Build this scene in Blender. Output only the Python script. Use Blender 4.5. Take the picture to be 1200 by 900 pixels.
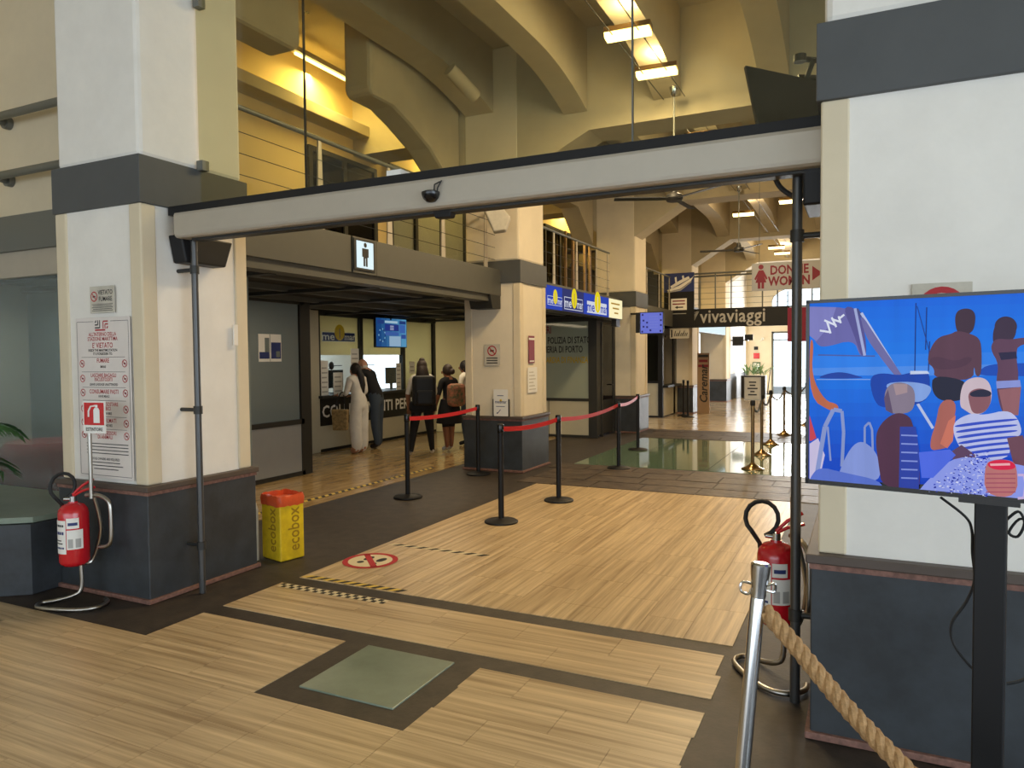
import bpy, bmesh, math, random
from mathutils import Vector, Matrix
random.seed(7)
sc = bpy.context.scene
COL = sc.collection
for o in list(bpy.data.objects): bpy.data.objects.remove(o)
PI = math.pi

# ------------------------------------------------------------------ camera
F, YAW, PIT, ROL, H = 854.2, math.radians(25.797), math.radians(2.104), math.radians(-0.532), 1.65
fw = Vector((-math.sin(YAW)*math.cos(PIT), math.cos(YAW)*math.cos(PIT), -math.sin(PIT)))
_rt = Vector((math.cos(YAW), math.sin(YAW), 0)); _up = _rt.cross(fw)
rt = _rt*math.cos(ROL) + _up*math.sin(ROL); up = -_rt*math.sin(ROL) + _up*math.cos(ROL)
CAM = Vector((0, 0, H))
cd = bpy.data.cameras.new('camera'); cam = bpy.data.objects.new('camera', cd); COL.objects.link(cam)
cd.sensor_width = 36; cd.lens = F/1200*36; cd.clip_end = 300; cd.clip_start = 0.05
m = Matrix((rt, up, -fw)).transposed().to_4x4(); m.translation = CAM; cam.matrix_world = m
sc.camera = cam
def ray(x, y): return fw + rt*((x-600)/F) - up*((y-450)/F)
def at(x, y, ax, v):
    d = ray(x, y); t = (v-CAM[ax])/d[ax]; return CAM + d*t
def fl(x, y, z=0): return at(x, y, 2, z)

# ------------------------------------------------------------------ world, daylight, exposure
w = bpy.data.worlds.new('sky'); sc.world = w; w.use_nodes = True
bg = w.node_tree.nodes['Background']; bg.inputs[0].default_value = (0.80, 0.90, 1.0, 1); bg.inputs[1].default_value = 4.0
sc.view_settings.view_transform = 'Standard'; sc.view_settings.look = 'None'
sc.view_settings.gamma = 1; sc.view_settings.use_curve_mapping = False
sc.view_settings.exposure = -0.55
def area(name, loc, target, sx, sy, power, col):
    l = bpy.data.lights.new(name, 'AREA'); l.shape = 'RECTANGLE'; l.size = sx; l.size_y = sy; l.energy = power; l.color = col
    o = bpy.data.objects.new(name, l); COL.objects.link(o); o.location = loc
    o.rotation_euler = (Vector(target)-Vector(loc)).to_track_quat('-Z', 'Y').to_euler(); return o
DAY = (0.74, 0.88, 1.0); WARM = (1.0, 0.75, 0.43); WARM2 = (1.0, 0.80, 0.52)
area('daylight_side_entrance', (7.6, -1.5, 2.6), (-2, 3.0, 1.2), 7, 4.6, 480, DAY)       # the open entrance on the right of the hall
area('daylight_front_entrance', (-1.5, -7.6, 2.6), (-3, 4, 1.0), 9, 4.6, 150, DAY)       # the open entrance behind the camera
area('daylight_far_exit', (-2.2, 32.0, 1.8), (-2.4, 20, 0.3), 2.6, 3.2, 900, (0.95, 0.98, 1.0))  # the glazed exit at the end of the hall
area('daylight_far_left_exit', (-6.45, 32.0, 1.4), (-5.5, 20, 0.5), 0.6, 2.4, 60, (0.9, 0.96, 1.0))

# ------------------------------------------------------------------ materials
def lin(c):
    return tuple(((v/255)/12.92 if v/255 <= 0.04045 else ((v/255+0.055)/1.055)**2.4) for v in c[:3]) + (1,)
MATS = {}
def mat(name, rgb, rough=0.6, metal=0.0, var=0.0, vscale=6, bump=0.0, bscale=60, spec=0.5, rgb2=None, stretch=None, rand=0.0, coat=0.0, emit=0, fac=(0.35, 0.65), world=False):
    if name in MATS: return MATS[name]
    M = bpy.data.materials.new(name); M.use_nodes = True; nt = M.node_tree; b = nt.nodes['Principled BSDF']; L = nt.links
    c = lin(rgb); b.inputs['Base Color'].default_value = c; b.inputs['Roughness'].default_value = rough; b.inputs['Metallic'].default_value = metal
    b.inputs['Specular IOR Level'].default_value = spec; b.inputs['Coat Weight'].default_value = coat
    tc = nt.nodes.new('ShaderNodeTexCoord'); mp = nt.nodes.new('ShaderNodeMapping'); L.new(nt.nodes.new('ShaderNodeNewGeometry').outputs['Position'] if world else tc.outputs['Object'], mp.inputs[0])
    if stretch: mp.inputs['Scale'].default_value = stretch
    oi = nt.nodes.new('ShaderNodeObjectInfo')
    vm = nt.nodes.new('ShaderNodeVectorMath'); vm.operation = 'MULTIPLY_ADD'; vm.inputs[1].default_value = (0.5, 0.5, 0) if world else (40, 40, 40)
    cx = nt.nodes.new('ShaderNodeCombineXYZ'); L.new(oi.outputs['Random'], cx.inputs[0]); L.new(oi.outputs['Random'], cx.inputs[1])
    L.new(cx.outputs[0], vm.inputs[0]); L.new(mp.outputs[0], vm.inputs[2])
    if var or rgb2:
        n = nt.nodes.new('ShaderNodeTexNoise'); n.inputs['Scale'].default_value = vscale; n.inputs['Detail'].default_value = 6; n.inputs['Roughness'].default_value = 0.65
        L.new(vm.outputs[0], n.inputs['Vector'])
        r = nt.nodes.new('ShaderNodeValToRGB'); r.color_ramp.elements[0].position = fac[0]; r.color_ramp.elements[1].position = fac[1]
        if rgb2: c0, c1 = lin(rgb2), c
        else: c0 = tuple(max(0, v*(1-var)) for v in c[:3])+(1,); c1 = tuple(min(1, v*(1+var*0.6)) for v in c[:3])+(1,)
        r.color_ramp.elements[0].color = c0; r.color_ramp.elements[1].color = c1
        L.new(n.outputs['Fac'], r.inputs[0]); out = r.outputs[0]
        if rand:
            hs = nt.nodes.new('ShaderNodeHueSaturation'); mr = nt.nodes.new('ShaderNodeMapRange')
            mr.inputs['To Min'].default_value = 1-rand; mr.inputs['To Max'].default_value = 1+rand
            L.new(oi.outputs['Random'], mr.inputs['Value']); L.new(mr.outputs[0], hs.inputs['Value']); L.new(out, hs.inputs['Color']); out = hs.outputs[0]
        L.new(out, b.inputs['Base Color'])
    if bump:
        n2 = nt.nodes.new('ShaderNodeTexNoise'); n2.inputs['Scale'].default_value = bscale; n2.inputs['Detail'].default_value = 4
        bp = nt.nodes.new('ShaderNodeBump'); bp.inputs['Strength'].default_value = bump; bp.inputs['Distance'].default_value = 0.01
        L.new(vm.outputs[0], n2.inputs['Vector']); L.new(n2.outputs['Fac'], bp.inputs['Height']); L.new(bp.outputs[0], b.inputs['Normal'])
    if emit:
        b.inputs['Emission Color'].default_value = c; b.inputs['Emission Strength'].default_value = emit
    MATS[name] = M; return M
def glass(name, tint, refl=1.0, rough=0.0, opacity=0.0, ocol=(200, 210, 205), ior=1.45):
    M = bpy.data.materials.new(name); M.use_nodes = True; nt = M.node_tree; nt.nodes.clear(); L = nt.links
    out = nt.nodes.new('ShaderNodeOutputMaterial'); tr = nt.nodes.new('ShaderNodeBsdfTransparent'); tr.inputs[0].default_value = lin(tint)
    gl = nt.nodes.new('ShaderNodeBsdfGlossy'); gl.inputs['Roughness'].default_value = rough
    lw = nt.nodes.new('ShaderNodeLayerWeight'); lw.inputs[0].default_value = 0.5
    pw = nt.nodes.new('ShaderNodeMath'); pw.operation = 'POWER'; pw.inputs[1].default_value = 5; L.new(lw.outputs['Facing'], pw.inputs[0])
    fr = nt.nodes.new('ShaderNodeMath'); fr.operation = 'MULTIPLY_ADD'; fr.inputs[1].default_value = 0.95; fr.inputs[2].default_value = 0.04; L.new(pw.outputs[0], fr.inputs[0])
    base = tr.outputs[0]
    if opacity:
        df = nt.nodes.new('ShaderNodeBsdfDiffuse'); df.inputs[0].default_value = lin(ocol)
        mx0 = nt.nodes.new('ShaderNodeMixShader'); mx0.inputs[0].default_value = opacity; L.new(tr.outputs[0], mx0.inputs[1]); L.new(df.outputs[0], mx0.inputs[2]); base = mx0.outputs[0]
    mm = nt.nodes.new('ShaderNodeMath'); mm.operation = 'MULTIPLY'; mm.inputs[1].default_value = refl; L.new(fr.outputs[0], mm.inputs[0])
    mx = nt.nodes.new('ShaderNodeMixShader'); L.new(mm.outputs[0], mx.inputs[0]); L.new(base, mx.inputs[1]); L.new(gl.outputs[0], mx.inputs[2]); L.new(mx.outputs[0], out.inputs[0])
    MATS[name] = M; return M
def glow(name, rgb, strength):
    M = bpy.data.materials.new(name); M.use_nodes = True; nt = M.node_tree; nt.nodes.clear()
    out = nt.nodes.new('ShaderNodeOutputMaterial'); e = nt.nodes.new('ShaderNodeEmission'); e.inputs[0].default_value = lin(rgb); e.inputs[1].default_value = strength
    nt.links.new(e.outputs[0], out.inputs[0]); MATS[name] = M; return M
def picture(name, strength, grain=0.0):
    M = bpy.data.materials.new(name); M.use_nodes = True; nt = M.node_tree; b = nt.nodes['Principled BSDF']
    a = nt.nodes.new('ShaderNodeAttribute'); a.attribute_name = 'Col'
    b.inputs['Base Color'].default_value = (0.004, 0.004, 0.005, 1); b.inputs['Roughness'].default_value = 0.3; b.inputs['Specular IOR Level'].default_value = 0.15
    src = a.outputs['Color']
    if grain:
        tc = nt.nodes.new('ShaderNodeTexCoord'); n = nt.nodes.new('ShaderNodeTexNoise'); n.inputs['Scale'].default_value = 9; n.inputs['Detail'].default_value = 5
        mp = nt.nodes.new('ShaderNodeMapping'); mp.inputs['Scale'].default_value = (3.2, 1, 0.45); nt.links.new(tc.outputs['Object'], mp.inputs[0]); nt.links.new(mp.outputs[0], n.inputs['Vector'])
        mr = nt.nodes.new('ShaderNodeMapRange'); mr.inputs['To Min'].default_value = 1-grain; mr.inputs['To Max'].default_value = 1+grain; nt.links.new(n.outputs['Fac'], mr.inputs['Value'])
        hs = nt.nodes.new('ShaderNodeHueSaturation'); hs.inputs['Saturation'].default_value = 1.12; nt.links.new(mr.outputs[0], hs.inputs['Value']); nt.links.new(src, hs.inputs['Color']); src = hs.outputs[0]
    nt.links.new(src, b.inputs['Emission Color']); b.inputs['Emission Strength'].default_value = strength
    MATS[name] = M; return M
# stone, plaster
for _n, _st in (('travertine', (0.6, 21, 1)), ('travertine_along', (21, 0.6, 1))):
    mat(_n, (214, 190, 150), 0.36, bump=0.06, bscale=5, rgb2=(144, 119, 84), vscale=1.1, stretch=_st, rand=0.025, spec=0.5, fac=(0.30, 0.66), world=True)
mat('polished', (196, 168, 120), 0.14, rgb2=(150, 122, 82), vscale=1.3, stretch=(1.2, 7, 1), rand=0.05, spec=0.5)
mat('polished_far', (205, 188, 160), 0.16, rgb2=(176, 152, 120), vscale=0.8, stretch=(1, 2, 1))
mat('dark_floor', (66, 57, 49), 0.55, rgb2=(46, 40, 35), vscale=7, bump=0.12, bscale=60)
mat('rough_stone', (98, 84, 70), 0.5, rgb2=(58, 48, 40), vscale=5, bump=0.8, bscale=14, rand=0.12)
mat('glass_floor', (104, 128, 108), 0.07, var=0.06, vscale=2, spec=0.8, coat=0.3)
mat('green_glass', (134, 146, 130), 0.28, rgb2=(112, 124, 108), vscale=2.2, spec=0.5)
mat('plaster', (226, 214, 190), 0.85, var=0.05, vscale=2.2, bump=0.06, bscale=30)
mat('plaster_white', (232, 228, 220), 0.85, var=0.05, vscale=2.5, bump=0.08, bscale=24)
mat('cream', (216, 202, 174), 0.8, var=0.04, vscale=3)
mat('concrete', (192, 180, 152), 0.9, var=0.08, vscale=1.5, bump=0.1, bscale=12)
mat('upper_wall', (232, 208, 150), 0.9, var=0.05, vscale=1.5)
mat('plinth', (58, 63, 68), 0.5, rgb2=(44, 47, 50), vscale=4, bump=0.05, bscale=40)
mat('plinth_cap', (84, 72, 64), 0.5, var=0.1)
mat('red_line', (128, 92, 80), 0.7, var=0.35, vscale=30)
mat('band', (76, 78, 79), 0.55, var=0.08, vscale=3)
mat('steel_grey', (110, 112, 108), 0.45, 0.3)
mat('pole_grey', (84, 84, 84), 0.35, 0.6)
mat('chrome', (205, 205, 205), 0.16, 1.0)
mat('brushed', (176, 172, 164), 0.3, 1.0)
mat('brass', (150, 124, 84), 0.22, 1.0)
mat('alu', (182, 174, 160), 0.45, 0.35, var=0.03)
mat('black', (20, 20, 22), 0.5, spec=0.35)
mat('black_gloss', (14, 14, 16), 0.2)
mat('dark_metal', (48, 48, 46), 0.5, 0.2)
mat('fascia', (88, 88, 82), 0.5, 0.2, var=0.04)
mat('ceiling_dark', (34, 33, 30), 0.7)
mat('panel_grey', (150, 152, 152), 0.5, var=0.03)
mat('panel_beige', (186, 180, 158), 0.5, var=0.03)
mat('blind', (218, 206, 172), 0.7, var=0.05, vscale=2)
_b = MATS['blind'].node_tree; _p = _b.nodes['Principled BSDF']; _t = _b.nodes.new('ShaderNodeBsdfTranslucent'); _t.inputs[0].default_value = lin((244, 228, 184)); _mx = _b.nodes.new('ShaderNodeMixShader'); _mx.inputs[0].default_value = 0.6
_b.links.new(_p.outputs[0], _mx.inputs[1]); _b.links.new(_t.outputs[0], _mx.inputs[2]); _b.links.new(_mx.outputs[0], _b.nodes['Material Output'].inputs[0])
mat('paper', (232, 230, 224), 0.8)
mat('paper_old', (196, 190, 176), 0.8, var=0.12, vscale=8)
mat('board_white', (222, 214, 208), 0.55, var=0.03)
mat('red_print', (176, 34, 44), 0.6); mat('black_print', (38, 36, 38), 0.6); mat('white_print', (235, 235, 232), 0.6)
mat('blue_print', (38, 52, 110), 0.6); mat('yellow_print', (226, 190, 30), 0.6); mat('gold_print', (178, 150, 30), 0.6)
mat('maroon', (128, 28, 46), 0.6); mat('sign_grey', (170, 168, 164), 0.5)
mat('red_paint', (196, 22, 34), 0.22, spec=0.6, coat=0.4)
mat('rubber', (24, 24, 25), 0.6)
mat('belt', (196, 34, 44), 0.55)
mat('rope', (176, 138, 92), 0.8, var=0.25, vscale=60, bump=0.4, bscale=120)
mat('tape_yellow', (220, 190, 84), 0.6, var=0.1, vscale=20); mat('tape_black', (34, 32, 28), 0.6); mat('tape_white', (216, 204, 170), 0.6)
mat('bin_yellow', (236, 202, 24), 0.5, rgb2=(206, 170, 22), vscale=7); mat('bin_relief', (158, 122, 16), 0.6)
mat('bag_orange', (214, 84, 42), 0.35, var=0.12, vscale=14, bump=0.3, bscale=20)
mat('leaf', (52, 92, 44), 0.5, var=0.25, vscale=12); mat('leaf_pale', (128, 160, 108), 0.5, var=0.2)
mat('skin', (190, 134, 104), 0.55); mat('skin_dark', (150, 100, 72), 0.55)
mat('cloth_white', (226, 220, 208), 0.9, var=0.08, vscale=9, bump=0.3, bscale=14); mat('cloth_black', (24, 24, 27), 0.9, bump=0.2, bscale=18)
mat('cloth_navy', (58, 68, 80), 0.9, bump=0.2, bscale=18); mat('hair_dark', (28, 22, 20), 0.6, bump=0.5, bscale=40); mat('hair_brown', (50, 36, 28), 0.6, bump=0.5, bscale=40)
mat('straw', (170, 142, 92), 0.8, rgb2=(118, 98, 62), vscale=22, bump=0.4, bscale=50)
mat('floral', (196, 120, 96), 0.8, rgb2=(74, 96, 66), vscale=16); mat('backpack_black', (18, 18, 20), 0.6, bump=0.2, bscale=30)
mat('brown_board', (158, 130, 100), 0.6, var=0.05)
mat('plant_pot', (40, 38, 36), 0.6)
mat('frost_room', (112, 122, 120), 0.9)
glass('glass_clear', (238, 240, 228), 1.0); glass('glass_pane', (245, 248, 248), 1.0)
glass('glass_dim', (120, 125, 120), 1.0)
glass('glass_frost', (226, 232, 230), 0.9, 0.06, 0.30, (150, 160, 160))
glass('glass_panel', (150, 160, 160), 1.0, 0.04, 0.72, (138, 150, 152))
glass('glass_polizia', (150, 160, 150), 1.0, 0.04, 0.82, (168, 176, 160))
glow('lamp_warm', (255, 226, 150), 9); glow('tube_warm', (255, 232, 150), 10); glow('sign_white', (226, 246, 250), 1.5)
glow('sign_cream', (250, 240, 190), 1.5); glow('sign_blue', (56, 78, 190), 1.15); glow('sign_slate', (74, 78, 140), 0.8); glow('sign_sun', (248, 226, 40), 1.2)
glow('sign_letter', (232, 236, 250), 1.1); glow('office_light', (200, 235, 240), 1.6)
picture('tv_picture', 1.2, 0.16); picture('small_picture', 0.9)

# ------------------------------------------------------------------ mesh helpers
def cr(pts, n=5):
    # smooth curve through the points
    P_ = [Vector(p) for p in pts]; out = []
    for i in range(len(P_)-1):
        p0, p1, p2, p3 = P_[max(i-1, 0)], P_[i], P_[i+1], P_[min(i+2, len(P_)-1)]
        for k in range(n):
            t = k/n; out.append(0.5*((2*p1)+(p2-p0)*t+(2*p0-5*p1+4*p2-p3)*t*t+(3*p1-p0-3*p2+p3)*t**3))
    return out+[P_[-1]]
class MB:
    def __init__(s): s.v = []; s.f = []; s.m = []; s.c = []
    def add(s, vs, fs, mi=0, col=None):
        n = len(s.v); s.v += [tuple(v) for v in vs]
        for f in fs: s.f.append([i+n for i in f]); s.m.append(mi); s.c.append(col)
        return s
    def box(s, x0, y0, z0, x1, y1, z1, mi=0):
        if x0 > x1: x0, x1 = x1, x0
        if y0 > y1: y0, y1 = y1, y0
        if z0 > z1: z0, z1 = z1, z0
        return s.add([(x0,y0,z0),(x1,y0,z0),(x1,y1,z0),(x0,y1,z0),(x0,y0,z1),(x1,y0,z1),(x1,y1,z1),(x0,y1,z1)],
                     [(3,2,1,0),(4,5,6,7),(0,1,5,4),(1,2,6,5),(2,3,7,6),(3,0,4,7)], mi)
    def prism(s, poly, ax, a, b, mi=0):
        # poly: 2D points in the two remaining axes (in xyz order), extruded along ax from a to b
        def P(p, t):
            l = list(p); l.insert(ax, t); return tuple(l)
        n = len(poly); vs = [P(p, a) for p in poly]+[P(p, b) for p in poly]
        fs = [list(range(n))[::-1], list(range(n, 2*n))]+[(i, (i+1) % n, n+(i+1) % n, n+i) for i in range(n)]
        return s.add(vs, fs, mi)
    def tube(s, pts, r, n=8, mi=0, cap=True):
        pts = [Vector(p) for p in pts]; rs = r if isinstance(r, (list, tuple)) else [r]*len(pts)
        t0 = (pts[1]-pts[0]).normalized(); ref = Vector((0, 0, 1)) if abs(t0.z) < 0.9 else Vector((1, 0, 0))
        u = t0.cross(ref).normalized(); rings = []
        for i, p in enumerate(pts):
            t = (pts[min(i+1, len(pts)-1)]-pts[max(i-1, 0)]).normalized()
            u = (u-t*u.dot(t)).normalized(); v = t.cross(u)
            rings.append([p+(u*math.cos(2*PI*k/n)+v*math.sin(2*PI*k/n))*rs[i] for k in range(n)])
        vs = [v for rg in rings for v in rg]; fs = []
        for i in range(len(rings)-1):
            for k in range(n): fs.append((i*n+k, i*n+(k+1) % n, (i+1)*n+(k+1) % n, (i+1)*n+k))
        if cap: fs += [tuple(range(n))[::-1], tuple(range((len(rings)-1)*n, len(rings)*n))]
        return s.add(vs, fs, mi)
    def cyl(s, a, b, r, n=12, mi=0, r2=None): return s.tube([a, b], [r, r if r2 is None else r2], n, mi)
    def lathe(s, prof, c=(0, 0, 0), n=20, mi=0, sx=1, sy=1):
        vs = []; fs = []
        for r, z in prof:
            for k in range(n): vs.append((c[0]+r*sx*math.cos(2*PI*k/n), c[1]+r*sy*math.sin(2*PI*k/n), c[2]+z))
        for i in range(len(prof)-1):
            for k in range(n): fs.append((i*n+k, i*n+(k+1) % n, (i+1)*n+(k+1) % n, (i+1)*n+k))
        fs += [tuple(range(n))[::-1], tuple(range((len(prof)-1)*n, len(prof)*n))]
        return s.add(vs, fs, mi)
    def ell(s, c, rx, ry, rz, n=14, mi=0):
        k = 8; return s.lathe([(max(1e-4, math.sin(PI*i/k)), -math.cos(PI*i/k)*rz) for i in range(k+1)], c, n, mi, rx, ry)
    def poly(s, pts, mi=0, col=None): return s.add(pts, [tuple(range(len(pts)))], mi, col)
    def build(s, name, ms, parent=None, local=False, smooth=False, bevel=0, kind=None, colors=False):
        me = bpy.data.meshes.new(name)
        off = Vector((0, 0, 0))
        if parent is not None and not local:
            p = parent
            while p is not None: off += p.location; p = p.parent
        me.from_pydata([Vector(v)-off for v in s.v], [], s.f)
        for x in (ms if isinstance(ms, (list, tuple)) else [ms]): me.materials.append(MATS[x])
        for i, p in enumerate(me.polygons): p.material_index = s.m[i]; p.use_smooth = smooth
        if colors:
            at_ = me.color_attributes.new('Col', 'FLOAT_COLOR', 'CORNER')
            for i, p in enumerate(me.polygons):
                for li in p.loop_indices: at_.data[li].color = s.c[i] or (0, 0, 0, 1)
        me.validate(); me.update()
        if smooth:
            try: me.set_sharp_from_angle(angle=math.radians(42))
            except Exception: pass
        o = bpy.data.objects.new(name, me); COL.objects.link(o); o.parent = parent
        if bevel:
            bv = o.modifiers.new('bevel', 'BEVEL'); bv.width = bevel; bv.segments = 2; bv.limit_method = 'ANGLE'
        if kind: o['kind'] = kind
        return o
def thing(name, label, cat, loc=(0, 0, 0), rz=0, group=None):
    o = bpy.data.objects.new(name, None); COL.objects.link(o); o.location = loc; o.rotation_euler = (0, 0, rz); o.empty_display_size = 0.1
    return tag(o, label, cat, group)
def tag(o, label, cat, group=None):
    o['label'] = label; o['category'] = cat
    if group: o['group'] = group
    return o
def struct(o, label=None):
    o['kind'] = 'structure'
    if label: o['label'] = label
    return o
def copy_tree(o, parent=None, loc=None, rz=None):
    c = o.copy(); COL.objects.link(c); c.parent = parent
    if loc is not None: c.location = loc
    if rz is not None: c.rotation_euler = (0, 0, rz)
    for ch in list(o.children): copy_tree(ch, c)
    return c
X, Y, Z = Vector((1, 0, 0)), Vector((0, 1, 0)), Vector((0, 0, 1))
def text_data(body, size=1, align='CENTER', space=1.0, thick=0.0, depth=0.0):
    cu = bpy.data.curves.new('t', 'FONT'); cu.body = body; cu.size = size; cu.align_x = align; cu.align_y = 'CENTER'; cu.space_character = space
    cu.offset = thick; cu.extrude = depth; cu.resolution_u = 2
    o = bpy.data.objects.new('t', cu); COL.objects.link(o)
    dg = bpy.context.evaluated_depsgraph_get(); me = bpy.data.meshes.new_from_object(o.evaluated_get(dg))
    vs = [v.co.copy() for v in me.vertices]; fs = [tuple(p.vertices) for p in me.polygons]
    bpy.data.objects.remove(o); bpy.data.curves.remove(cu); bpy.data.meshes.remove(me)
    return vs, fs
def put_text(mb, body, o, u, v, size, sx=1.0, mi=0, align='CENTER', space=1.0, thick=0.0, depth=0.0, shear=0.0, col=None):
    # the lettering in the plane (u, v) with its middle at o
    o, u, v = Vector(o), Vector(u), Vector(v); n = u.cross(v)
    vs, fs = text_data(body, size, align, space, thick, depth)
    mb.add([o+u*(p.x*sx+p.y*shear)+v*p.y+n*p.z for p in vs], fs, mi, col)
def circ(o, u, v, r, n=24, r2=None): return [Vector(o)+Vector(u)*(r*math.cos(2*PI*k/n))+Vector(v)*((r2 or r)*math.sin(2*PI*k/n)) for k in range(n)]
def ring(mb, o, u, v, r0, r1, n=24, mi=0, r0b=None, r1b=None, col=None):
    a = circ(o, u, v, r0, n, r0b); b = circ(o, u, v, r1, n, r1b); mb.add(a+b, [(k, (k+1) % n, n+(k+1) % n, n+k) for k in range(n)], mi, col)
def bar2(mb, p, q, wd, n, mi=0, col=None):
    p, q = Vector(p), Vector(q); d = (q-p).normalized().cross(Vector(n)).normalized()*(wd/2); mb.poly([p-d, q-d, q+d, p+d], mi, col)
def rect(o, u, v, a, b): # quad centred at o
    o, u, v = Vector(o), Vector(u)*a/2, Vector(v)*b/2; return [o-u-v, o+u-v, o+u+v, o-u+v]
def no_sign(mb, o, u, v, r, mred, mblk, n):
    ring(mb, o, u, v, r*0.78, r, 20, mred); s = r*0.62
    bar2(mb, Vector(o)-Vector(u)*s+Vector(v)*s, Vector(o)+Vector(u)*s-Vector(v)*s, r*0.2, n, mred)
    mb.poly(rect(Vector(o)-Vector(n)*0.0003, u, v, r*0.8, r*0.35), mblk)

# ------------------------------------------------------------------ the setting: floor
fb = MB(); fb.box(-13, -9, -0.2, 8, 40, -0.004)
floor = struct(fb.build('floor', 'dark_floor'), 'dark stone floor with inset travertine planks')
def plank_mesh(name, lx, ly, m_, t=0.02):
    b = MB(); b.box(-lx/2, -ly/2, -t, lx/2, ly/2, 0); me = b.build(name, m_); d = me.data; bpy.data.objects.remove(me); return d
PL = {}
def tile(x0, x1, y0, y1, m_='travertine', alongy=False, name='plank', z=0.0, gap=0.0022):
    lx, ly = x1-x0-gap, y1-y0-gap
    if lx < 0.03 or ly < 0.03: return
    a, b = (ly, lx) if alongy else (lx, ly)
    if alongy and m_ == 'travertine': m_ = 'travertine_along'
    key = (round(a, 3), round(b, 3), m_)
    if key not in PL: PL[key] = plank_mesh(name, key[0], key[1], m_)
    o = bpy.data.objects.new(name, PL[key]); COL.objects.link(o); o.parent = floor; o.location = ((x0+x1)/2, (y0+y1)/2, z)
    if alongy: o.rotation_euler = (0, 0, PI/2)
    return o
TL, TW = 0.58, 0.29
def lay(x0, x1, y0, y1, alongy=False, off=0.0, m_='travertine', tl=TL, tw=TW, name='plank', phase=0):
    # running-bond rows clipped to the rectangle
    if alongy: a0, a1, b0, b1 = y0, y1, x0, x1
    else: a0, a1, b0, b1 = x0, x1, y0, y1
    k = phase; b = b0
    while b < b1-0.02:
        be = min(b+tw, b1); a = a0-((off+(k % 2)*tl/2) % tl)
        while a < a1-0.02:
            s, e = max(a, a0), min(a+tl, a1)
            if alongy: tile(b, be, s, e, m_, True, name)
            else: tile(s, e, b, be, m_, False, name)
            a += tl
        b = be; k += 1
lay(-3.84, -0.66, 4.21, 8.66, True)                      # hall panel
lay(-3.87, -0.65, 3.51, 4.06, False, tw=0.275)           # threshold strip
lay(-3.88, -2.72, 2.93, 3.36, False, 0.0, tw=0.215)      # beside the left column
lay(-1.83, -0.65, 2.64, 3.36, False, 0.28, tw=0.24)
lay(-2.72, -1.84, 2.34, 2.64, False, 0.28, tw=0.30)
lay(-6.0, -2.72, 1.47, 2.93, False, 0.1, tw=0.292)
lay(-2.72, -0.65, 1.47, 2.34, False, 0.3, tw=0.29)
lay(-1.84, -0.65, 2.34, 2.64, False, 0.0, tw=0.30)
b = MB(); b.box(-6, -9, -0.02, -0.65, 1.466, 0); b.build('stone_field', 'travertine', floor)
lay(-8.62, -5.6, 4.4, 13.9, True, 0, 'polished', 0.87, 0.58, 'floor_tile')
b = MB(); b.box(-8.62, 16.2, -0.02, 3.2, 32.2, 0); b.build('stone_field', 'polished_far', floor)
b = MB(); b.box(-1.985, 2.785, -0.02, -2.555, 3.36, 0.004); b.build('glass_tile', 'green_glass', floor, bevel=0.003)
xs = [-4.03, -3.35, -2.02, -0.66]; ys = [10.5, 12.4, 14.35]
for i in range(3):
    for j in range(2): tile(xs[i], xs[i+1], ys[j], ys[j+1], 'glass_floor', False, 'glass_tile', 0.002, 0.012)
for (y0, y1, n) in ((8.68, 10.47, 4), (14.40, 16.15, 4)):      # rough stone strips
    for r in range(n):
        a, bb = y0+(y1-y0)*r/n, y0+(y1-y0)*(r+1)/n; x = -4.05-random.random()*0.3
        while x < -0.25:
            l = random.uniform(0.45, 0.95); tile(x, min(x+l, -0.2), a, bb, 'rough_stone', False, 'stone_slab', random.uniform(0.0, 0.006), 0.02); x += l

# ------------------------------------------------------------------ the setting: ceiling, frames, walls
SLAB = 6.05
cb = MB(); cb.box(-9.2, -9, SLAB, 8.2, 33, SLAB+0.25)
ceil = struct(cb.build('ceiling', 'concrete'), 'ribbed concrete ceiling over the hall')
FR = [9.40, 15.20, 20.9, 26.5]
def arc_rib(y0, y1, x0, x1, zf=5.25, ze=4.95, hl=1.7):
    pts = [(y0, SLAB), (y0, ze)]
    for k in range(1, 7): t = k/6; pts.append((y0+hl*t, ze+(zf-ze)*(1-(1-t)**2)))
    for k in range(6, 0, -1): t = k/6; pts.append((y1-hl*t, ze+(zf-ze)*(1-(1-t)**2)))
    pts += [(y1, ze), (y1, SLAB)]
    return MB().prism(pts, 0, x0, x1)
edges = [3.9]+[f for f in FR]+[32.2]
for i in range(5):
    ys_ = 3.9 if i == 0 else edges[i]+0.6
    for xc in (-3.55, -2.30, -1.0):
        arc_rib(ys_, edges[i+1], xc-0.17, xc+0.17).build('ceiling_rib', 'concrete', ceil)
    arc_rib(ys_, edges[i+1], -5.25, -4.8, 5.4, 5.15).build('ceiling_rib', 'concrete', ceil)
for y in FR:                                              # transverse frames with chamfered haunches
    MB().prism([(-4.5, 4.15), (-3.36, 4.70 if y < 10 else 4.85), (-1.25, 4.70 if y < 10 else 4.85), (-0.12, 4.15), (-0.12, SLAB), (-4.5, SLAB)], 1, y+0.01, y+0.6).build('frame_beam', 'concrete', ceil)
    MB().prism([(-5.2, 4.3), (-6.0, 4.85), (-7.3, 4.85), (-7.3, SLAB), (-5.2, SLAB)], 1, y+0.01, y+0.6).build('frame_beam', 'concrete', ceil)
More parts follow.
